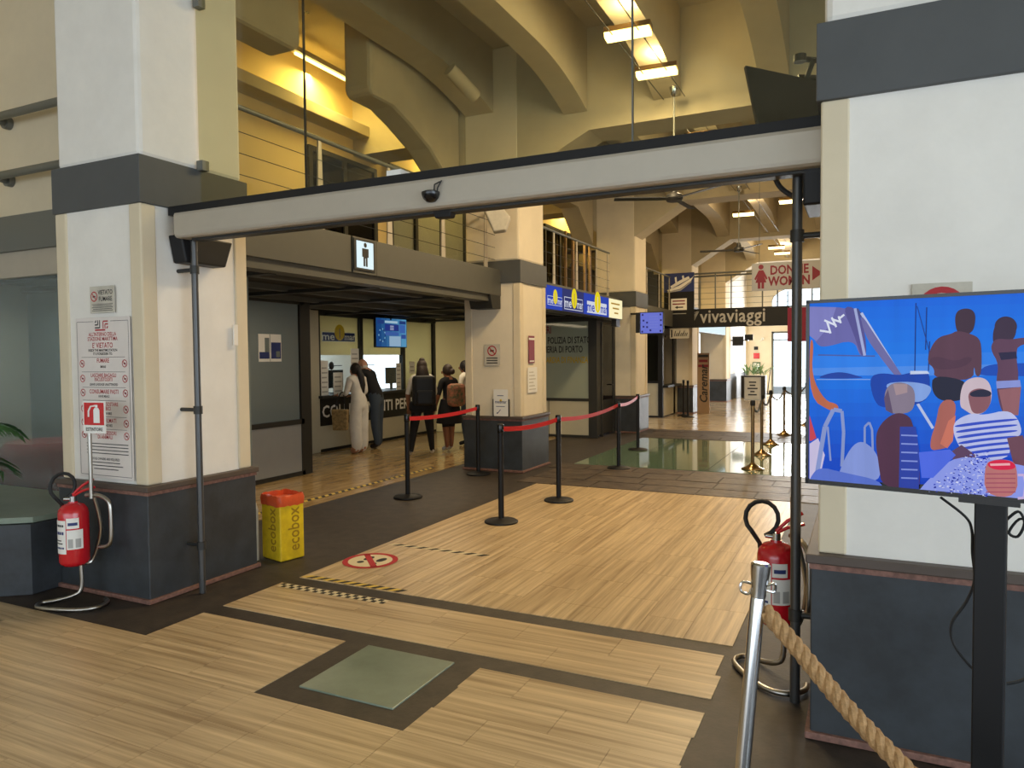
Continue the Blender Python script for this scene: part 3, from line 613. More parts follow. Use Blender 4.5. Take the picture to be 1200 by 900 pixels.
t = thing('floor_sticker', 'round red no-standing floor sticker with shoe prints', 'sticker', (-3.62, 4.80, 0)); zc = Vector((-3.62, 4.80, 0.0015))
MB().add([zc+v for v in circ((0, 0, 0), X, Y, 0.215, 32)], [tuple(range(32))]).build('disc', 'tape_white', t)
b = MB(); zc.z = 0.0022; ring(b, zc, X, Y, 0.18, 0.225, 32); bar2(b, zc+Vector((-0.14, 0.14, 0)), zc+Vector((0.14, -0.14, 0)), 0.05, Z); b.build('red_ring', 'red_print', t)
b = MB(); zc.z = 0.0018
for sx in (-0.05, 0.075):
    b.poly(circ(zc+Vector((sx, 0.05, 0)), X, Y, 0.035, 16, 0.06)); b.poly(circ(zc+Vector((sx, -0.065, 0)), X, Y, 0.028, 16, 0.032))
b.build('shoe_prints', 'black_print', t)
# ------------------------------------------------------------------ belt posts
def stanchion(loc, label, group='black belt posts'):
    t = thing('belt_post', label, 'barrier post', (loc[0], loc[1], 0), group=group)
    b = MB(); b.lathe([(0.0001, 0), (0.165, 0), (0.17, 0.006), (0.168, 0.016), (0.15, 0.026), (0.05, 0.036), (0.03, 0.045), (0.0001, 0.045)], n=28); b.build('base', 'black', t, local=True, smooth=True)
    MB().cyl((0, 0, 0.04), (0, 0, 0.90), 0.0285, 16).build('tube', 'black', t, local=True, smooth=True)
    b = MB(); b.lathe([(0.0001, 0.90), (0.031, 0.90), (0.033, 0.91), (0.033, 0.975), (0.030, 0.985), (0.0001, 0.987)], n=16); b.build('belt_head', 'black_gloss', t, local=True, smooth=True)
    return t
PA, PB, P1, P2, P3, P4 = (-4.86, 7.19), (-4.90, 9.02), (-3.26, 6.47), (-3.14, 7.70), (-3.24, 10.28), (-3.57, 12.45)
labs = {PA: 'black belt post standing before the woman with the black backpack', PB: 'black belt post against the plinth of the queue column', P1: 'black belt post at the free end of the long red belt',
        P2: 'black belt post, second from the free end of the long red belt', P3: 'black belt post standing at the near edge of the green glass floor', P4: 'black belt post at the column with the hanging screen'}
posts = {p: stanchion(p, l) for p, l in labs.items()}
def belt(a, c, sag=0.03):
    A, C = Vector((a[0], a[1], 0.935)), Vector((c[0], c[1], 0.935)); d = (C-A).normalized(); A += d*0.032; C -= d*0.032; n = 10; b = MB(); s_ = Vector((-d.y, d.x, 0))*0.0012; vs = []
    for k in range(n+1):
        t = k/n; p = A.lerp(C, t)+Vector((0, 0, -sag*4*t*(1-t)))
        vs += [p-s_+Z*-0.024, p-s_+Z*0.024, p+s_+Z*0.024, p+s_+Z*-0.024]
    fs = [(4*k+i, 4*k+4+i, 4*k+4+(i+1) % 4, 4*k+(i+1) % 4) for k in range(n) for i in range(4)]
    b.add(vs, fs); b.build('belt', 'belt', posts[a], smooth=False)
belt(PA, PB); belt(P1, P2); belt(P2, P3, 0.05); belt(P3, P4, 0.04)
def brass_post(loc, label):
    t = thing('brass_post', label, 'barrier post', (loc[0], loc[1], 0), group='brass posts on the glass floor')
    b = MB(); b.lathe([(0.0001, 0), (0.16, 0), (0.16, 0.012), (0.10, 0.035), (0.045, 0.075), (0.026, 0.10), (0.0001, 0.10)], n=24); b.build('base', 'brass', t, local=True, smooth=True)
    MB().cyl((0, 0, 0.09), (0, 0, 0.93), 0.025, 14).build('tube', 'brass', t, local=True, smooth=True)
    b = MB(); b.lathe([(0.0001, 0.92), (0.034, 0.92), (0.036, 0.95), (0.034, 0.985), (0.02, 1.0), (0.0001, 1.0)], n=16); b.build('head', 'black', t, local=True, smooth=True)
    return t
BR = [(-1.44, 10.94), (-1.51, 12.55), (-1.54, 14.1), (-1.47, 15.85), (-1.2, 18.2)]
bl = ['brass post carrying the framed notice on the glass floor', 'brass post second from the framed notice', 'brass post third from the framed notice', 'brass post standing on the far rough stone strip', 'brass post nearest the far glazed exit']
bp = [brass_post(p, l) for p, l in zip(BR, bl)]
for k in range(4):
    A, C = Vector((*BR[k], 0.94)), Vector((*BR[k+1], 0.94)); b = MB(); b.tube([A.lerp(C, t/8)+Vector((0, 0, -0.16*4*(t/8)*(1-t/8))) for t in range(9)], 0.016, 8); b.build('rope', 'rubber', bp[k], smooth=True)
t = thing('framed_notice', 'beige framed notice on top of the nearest brass post', 'sign', (-1.44, 10.92, 1.0)); MB().box(-1.555, 10.905, 1.0, -1.325, 10.92, 1.33).build('frame', 'sign_grey', t, bevel=0.004)
MB().box(-1.54, 10.902, 1.015, -1.34, 10.906, 1.315).build('sheet', 'paper_old', t); b = MB()
for k, wd in enumerate((0.10, 0.08, 0.14, 0.06, 0.12)): b.box(-1.44-wd/2, 10.900, 1.25-0.045*k, -1.44+wd/2, 10.9015, 1.27-0.045*k)
b.build('lettering', 'black_print', t)
t = thing('card_holder', 'white card in a black holder on the queue column plinth', 'sign', (-4.71, 9.36, 0.8))
MB().box(-4.83, 9.345, 0.80, -4.56, 9.352, 1.05).build('holder', 'black', t); MB().box(-4.81, 9.335, 0.805, -4.58, 9.343, 1.19).build('card', 'paper', t)
b = MB(); put_text(b, 'medmar', (-4.695, 9.334, 1.01), X, Z, 0.065, 0.85, 0, thick=0.001); b.poly(circ((-4.695, 9.3343, 1.03), X, Z, 0.02, 12), 1); bar2(b, (-4.74, 9.334, 0.85), (-4.70, 9.334, 0.90), 0.01, Y, 0); b.poly([(-4.765, 9.334, 0.835), (-4.735, 9.334, 0.845), (-4.755, 9.334, 0.865)], 0)
b.box(-4.75, 9.3335, 1.095, -4.65, 9.334, 1.105, 0); b.box(-4.77, 9.3335, 0.94, -4.63, 9.334, 0.948, 0); b.build('print', ['blue_print', 'yellow_print'], t)

# ------------------------------------------------------------------ chrome rope post in the foreground
t = thing('rope_post', 'chrome post with a thick twisted rope in front of the extinguisher', 'barrier post', (-0.34, 2.10, 0))
ax = Vector((0.077, 0.083, 1.058)); b = MB()
A0 = Vector((-0.34, 2.10, 0)); U = ax.normalized()
b.lathe([(0.0001, 0), (0.15, 0), (0.15, 0.015), (0.05, 0.04), (0.0001, 0.04)], A0, 28); b.build('base', 'chrome', t, smooth=True)
b = MB(); b.tube([A0+U*s_ for s_ in (0.02, 0.95, 0.965)], [0.021, 0.021, 0.018], 20); b.build('tube', 'chrome', t, smooth=True)
b = MB(); b.tube([A0+U*s_ for s_ in (0.958, 0.99, 1.03, 1.052, 1.058)], [0.021, 0.022, 0.027, 0.028, 0.022], 20); b.build('head', 'chrome', t, smooth=True)
h0 = A0+U*0.91; b = MB(); b.cyl(h0, Vector((-0.238, 2.189, 0.905)), 0.012, 12); b.build('hook', 'chrome', t, smooth=True); b = MB(); rg = A0+U*0.995
b.tube(cr([rg+Vector((-0.022, 0, 0)), rg+Vector((-0.045, -0.01, 0.004)), rg+Vector((-0.05, -0.012, -0.02)), rg+Vector((-0.03, -0.006, -0.03)), rg+Vector((-0.02, 0, -0.015))]), 0.004, 6); b.build('ring', 'chrome', t, smooth=True); b = MB()
b.tube(cr([rg+Vector((0.022, 0, 0)), rg+Vector((0.042, 0.01, 0.004)), rg+Vector((0.04, 0.012, -0.02)), rg+Vector((0.02, 0, -0.015))]), 0.004, 6); b.build('ring', 'chrome', t, smooth=True)
path = []
ctrl = [Vector((-0.252, 2.183, 0.912)), Vector((-0.17, 2.15, 0.84)), Vector((-0.04, 2.08, 0.725)), Vector((0.097, 2.006, 0.627)), Vector((0.24, 1.90, 0.55)), Vector((0.42, 1.77, 0.53)), Vector((0.62, 1.62, 0.60)), Vector((0.80, 1.48, 0.78)), Vector((0.86, 1.43, 0.9))]
for i in range(len(ctrl)-1):
    p0, p1, p2, p3 = ctrl[max(i-1, 0)], ctrl[i], ctrl[i+1], ctrl[min(i+2, len(ctrl)-1)]
    for k in range(16):
        s_ = k/16; path.append(0.5*((2*p1)+(p2-p0)*s_+(2*p0-5*p1+4*p2-p3)*s_*s_+(3*p1-p0-3*p2+p3)*s_**3))
for q in range(3):                                       # three twisted strands
    L = 0; pts = []
    for i, p in enumerate(path):
        tg = (path[min(i+1, len(path)-1)]-path[max(i-1, 0)]).normalized(); u_ = tg.cross(Z).normalized(); v_ = tg.cross(u_)
        if i: L += (p-path[i-1]).length
        a = 2*PI*(L/0.085)+2*PI*q/3; pts.append(p+(u_*math.cos(a)+v_*math.sin(a))*0.0125)
    MB().tube(pts, 0.0135, 8).build('rope_strand', 'rope', t, smooth=True)
t2 = thing('rope_post', 'chrome post at the other end of the thick rope', 'barrier post', (0.88, 1.41, 0)); b = MB(); b.lathe([(0.0001, 0), (0.15, 0), (0.15, 0.015), (0.03, 0.04), (0.021, 0.05), (0.021, 0.99), (0.028, 1.04), (0.0001, 1.05)], (0.88, 1.41, 0), 24); b.build('tube', 'chrome', t2, smooth=True)

# ------------------------------------------------------------------ television on its stand
TVC = Vector((0.306, 2.317, 1.534)); TVR = math.atan2(-0.095, 0.466)
tu = Vector((math.cos(TVR), math.sin(TVR), 0)); tn = Vector((tu.y, -tu.x, 0))   # tn looks at the camera side
TW_, TH_ = 0.952, 0.562
tv = thing('television', 'large flat television playing a beach holiday film on a black stand', 'television', TVC, TVR)
b = MB(); b.box(-TW_/2, 0.0, -TH_/2, TW_/2, 0.035, TH_/2); b.build('casing', 'black_gloss', tv, local=True, bevel=0.004)
b = MB(); e = 0.010
b.box(-TW_/2, -0.006, TH_/2-e, TW_/2, 0.0, TH_/2); b.box(-TW_/2, -0.006, -TH_/2, TW_/2, 0.0, -TH_/2+0.016); b.box(-TW_/2, -0.006, -TH_/2, -TW_/2+e, 0.0, TH_/2); b.box(TW_/2-e, -0.006, -TH_/2, TW_/2, 0.0, TH_/2); b.box(-0.07, -0.008, -TH_/2-0.012, 0.07, 0.01, -TH_/2+0.004)
b.build('bezel', 'black_gloss', tv, local=True)
scr_o = TVC + tn*0.001
def tvp(cx, cy, lay_=0):
    # picture coordinates on the screen plane (cx, cy in the screen crop, 3 per photo pixel)
    d = ray(800+cx/3, 300+cy/3); o_ = scr_o+tn*(0.00012*lay_); tt = (o_-CAM).dot(tn)/d.dot(tn); p = CAM+d*tt-TVC
    x = p.dot(tu); z_ = p.z; x = max(-TW_/2+0.009, min(TW_/2-0.009, x)); z_ = max(-TH_/2+0.014, min(TH_/2-0.009, z_))
    return (x, -(0.001+0.00012*lay_), z_)
sb = MB(); LAY = [0]
def P(rgb, pts, lay_=None):
    if len(pts) >= 6 and pts[0][0] > 431:
        for _ in range(2): pts = [q for i in range(len(pts)) for a, c in ((pts[i], pts[(i+1) % len(pts)]),) for q in ((a[0]*.75+c[0]*.25, a[1]*.75+c[1]*.25), (a[0]*.25+c[0]*.75, a[1]*.25+c[1]*.75))]
    LAY[0] += 1; sb.poly([tvp(x, y, LAY[0]) for x, y in pts], 0, lin(rgb))
def PE(rgb, cx, cy, rx, ry, rot=0, n=18):
    P(rgb, [(cx+rx*math.cos(a)*math.cos(rot)-ry*math.sin(a)*math.sin(rot), cy+rx*math.cos(a)*math.sin(rot)+ry*math.sin(a)*math.cos(rot)) for a in [2*PI*k/n for k in range(n)]])
def PB_(rgb, x0, y0, x1, y1, wd):
    d = math.hypot(x1-x0, y1-y0); nx, ny = -(y1-y0)/d*wd/2, (x1-x0)/d*wd/2; P(rgb, [(x0-nx, y0-ny), (x1-nx, y1-ny), (x1+nx, y1+ny), (x0+nx, y0+ny)])
R1 = 1900
for k in range(8):
    y0, y1 = 100+k*42, 100+(k+1)*42+1; P(tuple(int(a+(c-a)*k/7) for a, c in zip((46, 110, 232), (104, 156, 248))), [(430, y0), (R1, y0-30), (R1, y1-30), (430, y1)])
P((112, 160, 245), [(430, 395), (R1, 365), (R1, 420), (430, 420)])
for k in range(9):
    y0, y1 = 420+k*48, 420+(k+1)*48+1; P(tuple(int(a+(c-a)*k/8) for a, c in zip((52, 124, 236), (26, 66, 196))), [(430, y0), (R1, y0), (R1, y1), (430, y1)])
P((62, 84, 168), [(468, 432), (500, 416), (540, 408), (575, 410), (610, 420), (648, 430)])
P((58, 92, 190), [(1040, 405), (1075, 380), (1200, 376), (1500, 372), (1500, 420), (1040, 424)])
PB_((150, 180, 240), 470, 434, 660, 434, 3)
P((118, 116, 176), [(446, 178), (612, 182), (604, 262), (648, 352), (624, 356), (602, 292), (500, 322), (470, 312), (446, 250)])   # awning
P((96, 92, 150), [(560, 176), (612, 182), (640, 260), (648, 352), (628, 356), (600, 270)])
P((140, 140, 200), [(446, 178), (540, 180), (520, 240), (470, 300), (446, 280)])
for seg in ((482, 262, 520, 268), (520, 272, 508, 232), (498, 226, 540, 244), (540, 250, 524, 216), (524, 222, 556, 232), (556, 236, 548, 212), (548, 222, 568, 206)): PB_((232, 238, 252), *seg, 7)
PB_((90, 108, 176), 476, 348, 676, 352, 5)
for seg, c in (((612, 186, 760, 420), (84, 88, 140)), ((628, 200, 880, 606), (196, 206, 238)), ((640, 236, 800, 470), (120, 118, 168)), ((606, 184, 640, 350), (176, 184, 226))): PB_(c, *seg, 10)
P((120, 118, 170), [(620, 190), (690, 300), (780, 430), (760, 440), (690, 350), (640, 280)])
for x, y0, y1 in ((820, 165, 404), (858, 180, 330), (868, 300, 404)): PB_((46, 62, 130), x, y0, x-4, y1, 4)
PB_((52, 70, 140), 824, 176, 866, 330, 3)
P((58, 84, 176), [(656, 424), (700, 410), (760, 420), (800, 410), (860, 402), (872, 440), (860, 520), (700, 540), (668, 500)]); P((150, 178, 236), [(700, 450), (780, 440), (860, 450), (880, 470), (840, 520), (760, 500)]); P((210, 222, 248), [(800, 404), (860, 404), (868, 414), (800, 416)])
P((196, 120, 96), [(446, 290), (462, 300), (452, 420), (500, 510), (546, 520), (548, 545), (520, 546), (446, 500)])   # figure at the edge
P((206, 96, 104), [(446, 560), (470, 640), (452, 650), (446, 650)]); P((214, 206, 236), [(446, 660), (476, 640), (500, 700), (480, 790), (446, 790)])
for seg in ((470, 780, 500, 600, 16), (500, 600, 530, 540, 15), (530, 540, 560, 545, 14), (560, 545, 566, 620, 12), (566, 620, 560, 740, 12), (510, 600, 520, 720, 7), (640, 800, 640, 600, 8), (640, 600, 656, 585, 8), (656, 585, 666, 610, 8), (666, 610, 672, 800, 8)): PB_((150, 164, 214), *seg)
P((150, 166, 226), [(540, 800), (560, 730), (600, 660), (640, 650), (690, 700), (700, 800)]); P((112, 132, 214), [(446, 780), (480, 740), (560, 760), (700, 790), (700, 830), (446, 812)])
# man standing
P((64, 44, 60), [(956, 226), (962, 196), (985, 184), (1015, 186), (1030, 205), (1028, 240), (1018, 268), (990, 280), (965, 272)])
P((92, 62, 78), [(964, 262), (1010, 272), (1046, 290), (1052, 340), (1050, 420), (1030, 425), (1024, 380), (1022, 440), (882, 430), (886, 396), (858, 374), (872, 320), (900, 284), (944, 274)])
P((82, 54, 72), [(864, 360), (900, 352), (960, 372), (1000, 352), (1024, 362), (990, 390), (930, 400), (880, 396)])
P((30, 30, 52), [(880, 416), (1010, 440), (990, 500), (960, 512), (900, 508), (874, 470)])
P((176, 112, 104), [(905, 505), (966, 506), (950, 600), (935, 672), (905, 680), (870, 684), (872, 640), (890, 590)]); P((210, 132, 116), [(934, 580), (960, 560), (950, 650), (930, 676), (905, 660)])
# woman standing
PE((56, 40, 62), 1136, 248, 40, 36); P((60, 44, 66), [(1100, 236), (1130, 215), (1165, 220), (1176, 262), (1160, 300), (1110, 320), (1096, 330), (1088, 280)])
P((96, 66, 88), [(1110, 290), (1150, 294), (1200, 286), (1330, 280), (1330, 296), (1180, 308), (1172, 350), (1184, 440), (1150, 560), (1120, 552), (1100, 450), (1112, 380), (1082, 330), (1090, 300)])
P((40, 34, 66), [(1110, 340), (1172, 336), (1176, 360), (1120, 366)]); P((150, 160, 220), [(1102, 440), (1186, 436), (1190, 460), (1104, 466)]); P((150, 104, 110), [(1110, 470), (1190, 460), (1180, 560), (1130, 560)])
# child
P((140, 128, 146), [(708, 500), (716, 462), (745, 444), (785, 446), (815, 466), (818, 520), (800, 552), (740, 556), (714, 540)]); P((98, 82, 110), [(708, 500), (722, 470), (740, 556), (714, 542)]); P((172, 150, 156), [(740, 450), (790, 450), (790, 480), (750, 490)])
P((82, 50, 72), [(744, 550), (790, 556), (812, 590), (836, 760), (830, 830), (700, 812), (690, 740), (676, 640), (694, 590)]); P((70, 84, 170), [(764, 600), (820, 600), (834, 700), (830, 826), (760, 818)])
for k in range(6): PB_((150, 164, 228), 768, 630+k*30, 826, 632+k*30, 5)
# seated man with striped shirt
P((214, 196, 206), [(976, 480), (990, 440), (1030, 424), (1070, 432), (1088, 470), (1084, 520), (1060, 552), (1020, 560), (990, 540), (975, 530)]); P((140, 96, 104), [(1002, 480), (1040, 462), (1084, 476), (1084, 520), (1060, 552), (1020, 556), (1008, 520)]); P((36, 34, 60), [(1008, 480), (1050, 466), (1086, 476), (1084, 494), (1040, 496), (1012, 494)])
P((200, 206, 244), [(950, 590), (980, 566), (1020, 552), (1060, 560), (1140, 540), (1180, 570), (1196, 630), (1150, 640), (1150, 720), (1000, 712), (955, 640)])
for k in range(7): P((86, 102, 204), [(956+k*4, 594+k*20), (1060, 580+k*20), (1176, 570+k*20), (1178, 578+k*20), (1060, 590+k*20), (958+k*4, 604+k*20)])
P((112, 76, 90), [(1140, 640), (1196, 630), (1230, 740), (1190, 780), (1160, 720)]); P((96, 70, 100), [(940, 690), (980, 664), (1030, 700), (1030, 760), (960, 740)])
P((160, 172, 244), [(824, 830), (880, 770), (960, 700), (1120, 720), (1300, 760), (1300, 890), (830, 850)]); P((110, 130, 236), [(830, 690), (940, 680), (960, 700), (880, 780), (840, 780)])
random.seed(11)
for k in range(420):
    x, y = random.uniform(850, 1080), random.uniform(690, 850)
    if y > 850-0.9*(x-830) : PB_(random.choice([(226, 230, 255), (70, 80, 190), (188, 196, 252), (50, 56, 150)]), x, y, x+random.uniform(3, 9), y+random.uniform(-2, 3), random.uniform(2, 5))
P((196, 130, 130), [(1062, 732), (1090, 716), (1150, 716), (1176, 736), (1178, 850), (1060, 842)]); P((226, 84, 104), [(1066, 730), (1100, 716), (1150, 718), (1174, 738), (1160, 752), (1090, 752)]); P((250, 190, 196), [(1080, 730), (1150, 728), (1152, 736), (1082, 738)])
for k in range(5): PB_((170, 96, 112), 1066, 766+k*16, 1170, 766+k*16, 4)
ring_pts = [(1178, 770), (1200, 770), (1206, 800), (1200, 850), (1178, 852)]
for a, c in zip(ring_pts[:-1], ring_pts[1:]): PB_((210, 190, 230), a[0], a[1], c[0], c[1], 9)
# right of the picture frame: deck, sea and railing going on
P((140, 158, 232), [(1230, 700), (R1, 640), (R1, 900), (1230, 880)]); PB_((210, 220, 248), 1300, 420, 1420, 880, 12); PB_((60, 80, 170), 1250, 180, 1700, 620, 10)
scr = sb.build('screen', 'tv_picture', tv, local=True, colors=True)
st = thing('television_stand', 'black post stand carrying the large television', 'stand', (TVC.x, TVC.y, 0), TVR)
b = MB(); b.box(-0.038, 0.05, 0.03, 0.038, 0.10, 1.25); b.build('lower_post', 'black', st, local=True, bevel=0.004)
b = MB(); b.box(-0.030, 0.056, 1.24, 0.030, 0.094, 1.62); b.build('upper_post', 'black_gloss', st, local=True, bevel=0.003)
b = MB(); b.box(-0.2, 0.036, 1.42, 0.2, 0.056, 1.64); b.build('mount_plate', 'black', st, local=True)
b = MB(); b.prism([(-0.36, 0.28), (-0.30, -0.14), (0.30, -0.14), (0.36, 0.28)], 2, 0, 0.03); b.build('base', 'black', st, local=True, bevel=0.008)
cb_ = MB()
def tvl(x, y, z_): return (x, y, z_)
cb_.tube(cr([(-0.12, 0.05, 1.24), (-0.06, 0.06, 1.19), (-0.045, 0.075, 1.15), (-0.045, 0.10, 1.08), (-0.04, 0.11, 1.0), (-0.06, 0.12, 0.93), (-0.095, 0.12, 0.86), (-0.09, 0.12, 0.80), (-0.05, 0.11, 0.75), (-0.02, 0.11, 0.73)]), 0.004, 6)
cb_.tube(cr([(0.03, 0.10, 1.18), (0.06, 0.11, 1.21), (0.075, 0.11, 1.18), (0.06, 0.11, 1.14), (0.04, 0.11, 1.15), (0.07, 0.115, 1.19), (0.10, 0.12, 1.12), (0.12, 0.12, 0.95), (0.12, 0.12, 0.80), (0.08, 0.12, 0.74), (0.04, 0.11, 0.72)]), 0.004, 6)
cb_.build('cable', 'rubber', st, local=True, smooth=True)

# ------------------------------------------------------------------ security devices on the header
t = thing('dome_camera', 'black dome camera on the front of the pale door header', 'camera', at(505, 228, 1, 3.49)); p = t.location
b = MB(); b.lathe([(0.0001, -0.045), (0.025, -0.041), (0.045, -0.022), (0.053, 0.0), (0.053, 0.012), (0.03, 0.022), (0.0001, 0.024)], (0, 0, 0), 20); b.build('dome', 'black_gloss', t, local=True, smooth=True)
b = MB(); b.tube([(0.02, 0, 0.012), (0.03, -0.01, 0.05), (0.06, 0, 0.065)], 0.004, 6); b.tube([(0.04, 0, 0.0), (0.05, -0.01, 0.03), (0.07, 0, 0.07)], 0.004, 6); b.build('cable', 'rubber', t, local=True)
t = thing('door_sensor', 'dark wedge shaped door sensor below the pale header', 'sensor', at(520, 252, 1, 3.60))
b = MB(); b.prism([(-0.04, -0.02), (0.055, -0.02), (0.075, 0.035), (-0.065, 0.035)], 1, -0.03, 0.03); b.build('body', 'black', t, local=True, bevel=0.006)
p = at(466, 213, 1, 3.60); tag(MB().box(p.x-0.05, 3.56, 2.715, p.x+0.05, 3.66, 2.745).build('junction_box', 'paper'), 'small white box on top of the door header', 'box')
q = at(583, 258, 0, -4.46); ch = math.radians(25)
t = thing('camera_housing', 'white box camera housing hanging from the header side of the queue column', 'camera', q, ch)
b = MB(); b.prism([(-0.20, 0.17), (0.05, 0.17), (0.18, 0.02), (0.11, -0.15), (-0.05, -0.17)], 1, -0.11, 0.11); b.build('body', 'paper_old', t, local=True, bevel=0.02)
e_ = Matrix.Rotation(-ch, 3, 'Z') @ (Vector((-4.56, 9.41, q.z+0.30))-q)
b = MB(); b.tube([(-0.05, 0.03, 0.12), (-0.05, 0.08, 0.26), e_], 0.018, 8); b.build('arm', 'steel_grey', t, local=True, smooth=True)
t = thing('wall_monitor', 'dark monitor seen from behind above the door header', 'monitor', (-0.42, 4.55, 3.1), math.radians(25))
b = MB(); b.prism([(-0.24, 0.22), (0.20, 0.12), (0.20, -0.16), (-0.16, -0.16)], 1, -0.02, 0.02); b.build('casing', 'black', t, local=True, bevel=0.006)
b = MB(); b.box(0.0, 0.02, -0.15, 0.2, 0.12, 0.1); b.cyl((0.10, 0.06, 0.05), (0.14, -0.05, 0.24), 0.015); b.cyl((0.06, 0.0, 0.26), (0.26, 0.0, 0.24), 0.016); b.cyl((0.08, 0.03, 0.16), (0.28, 0.0, 0.14), 0.02); b.lathe([(0.035, -0.02), (0.035, 0.02)], (0.08, 0, 0.26), 14); b.build('mount', 'dark_metal', t, local=True)
t = tag(MB().tube(cr([at(908, 208, 1, 3.7), at(915, 220, 1, 3.7), at(930, 230, 1, 3.7), at(942, 228, 1, 3.7)]), 0.012, 8).build('black_hose', 'rubber', smooth=True), 'short black cable loop below the right end of the header', 'cable')

# ------------------------------------------------------------------ ticket bay: grey panel office, counter, windows
XP = -7.2
pw = thing('grey_partition', 'grey glass and panel partition beside the ticket counter', 'partition', (XP, 6.5, 0))
MB().box(XP-0.03, 5.4, 0.06, XP, 8.06, 0.74).build('lower_panel', 'panel_grey', pw); MB().box(XP-0.02, 5.4, 0.80, XP-0.008, 7.98, 2.42).build('pane', 'glass_panel', pw)
b = MB(); b.box(XP-0.05, 5.4, 0.73, XP+0.012, 8.06, 0.80); b.box(XP-0.05, 5.4, 0.0, XP+0.012, 8.06, 0.06); b.box(XP-0.05, 8.0, 0, XP+0.012, 8.14, 2.5); b.box(XP-0.05, 5.4, 2.42, XP+0.012, 8.1, 2.52); b.build('frame', 'dark_metal', pw)
MB().box(-8.7, 8.14, 0, XP, 8.22, 2.52).build('return_panel', 'dark_metal', pw)
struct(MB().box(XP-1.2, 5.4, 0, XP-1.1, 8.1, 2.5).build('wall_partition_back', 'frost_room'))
for k, (px, wd) in enumerate(((303, 0), (317, 0))):
    p = at(px, 408, 0, XP); t = thing('poster_sheet', ['white sheet with grey block on the grey partition', 'white sheet with dark blue block on the grey partition'][k], 'poster', (XP, p.y, 1.5))
    y0 = p.y; MB().box(XP-0.006, y0, 1.62, XP+0.002, y0+0.20, 1.99).build('sheet', 'paper', t); b = MB()
    if k == 0: b.box(XP+0.002, y0+0.01, 1.66, XP+0.003, y0+0.19, 1.75, 1); b.box(XP+0.002, y0+0.11, 1.75, XP+0.003, y0+0.19, 1.94, 0)
    else: b.box(XP+0.002, y0+0.01, 1.66, XP+0.003, y0+0.19, 1.88, 1); b.box(XP+0.003, y0+0.1, 1.68, XP+0.0035, y0+0.17, 1.76, 0)
    b.build('print', ['frost_room', 'blue_print'], t)
XC = -8.65
ct = thing('ticket_counter', 'pale ticket counter with black lettered band', 'counter', (XC, 12, 0))
MB().box(XC-0.1, 9.9, 0.05, XC, 14.0, 0.46).build('lower_panel', 'panel_beige', ct); MB().box(XC-0.1, 9.9, 0.0, XC-0.01, 14.0, 0.05).build('toe_kick', 'black', ct)
MB().box(XC-0.1, 10.1, 0.46, XC+0.01, 14.0, 0.95).build('lettered_band', 'black', ct); MB().box(XC-0.68, 10.05, 0.95, XC+0.10, 14.0, 1.0).build('ledge', 'dark_metal', ct, bevel=0.006)
MB().box(XC-0.12, 9.85, 0.0, XC+0.012, 10.08, 2.5).build('end_post', 'panel_beige', ct)
b = MB(); put_text(b, 'COLLEGAMENTI PER ISCHIA', (XC+0.012, 11.98, 0.70), Y, Z, 0.30, 0.98, 0, thick=0.006); b.build('lettering', 'white_print', ct)
MULL = [10.08, 11.30, 12.72, 13.92]
for k in range(4): MB().box(XC-0.09, MULL[k]-0.045, 1.0, XC+0.01, MULL[k]+0.045, 2.52).build('mullion', 'dark_metal', ct)
MB().box(XC-0.09, 10.0, 2.42, XC+0.01, 14.0, 2.52).build('head_rail', 'dark_metal', ct)
for k in range(3):
    z0 = 1.72 if k < 2 else 1.0
    MB().box(XC-0.06, MULL[k]+0.045, z0, XC-0.05, MULL[k+1]-0.045, 2.42).build('blind', 'blind', ct)
    MB().box(XC-0.03, MULL[k]+0.045, 1.0, XC-0.022, MULL[k+1]-0.045, 2.42).build('pane', 'glass_pane', ct)
def medmar(parent, o, u, v, s, box_m, let_m, sun_m, k=0.55, rim=None):
    # the ferry line's plate: box, lower case letters and a sun; k flattens it
    o, u, v = Vector(o), Vector(u), Vector(v)*k; n = Vector(u).cross(Vector(v)).normalized(); b = MB()
    b.poly(rect(o, u, v, 1.0*s, 0.34*s), 0 if rim is None else 3); b.poly(rect(o+n*0.0015, u, v, 0.97*s, 0.30*s), 1)
    b.poly(circ(o+n*0.003+u*0.02*s+v*0.16*s, u, v, 0.15*s, 24, 0.28*s), 2)
    put_text(b, 'me', o+n*0.005-u*0.32*s, u, v, 0.36*s, 0.85, 0, thick=0.005*s); put_text(b, 'mar', o+n*0.005+u*0.325*s, u, v, 0.34*s, 0.62, 0, thick=0.005*s)
    bar2(b, o+n*0.005+u*0.02*s-v*0.05*s, o+n*0.005+u*0.02*s+v*0.30*s, 0.02*s, n, 1)
    return b.build('ferry_logo', [let_m, box_m, sun_m, rim or let_m], parent)
medmar(ct, (XC-0.045, 10.70, 2.05), Y, Z, 0.95, 'blue_print', 'white_print', 'yellow_print')
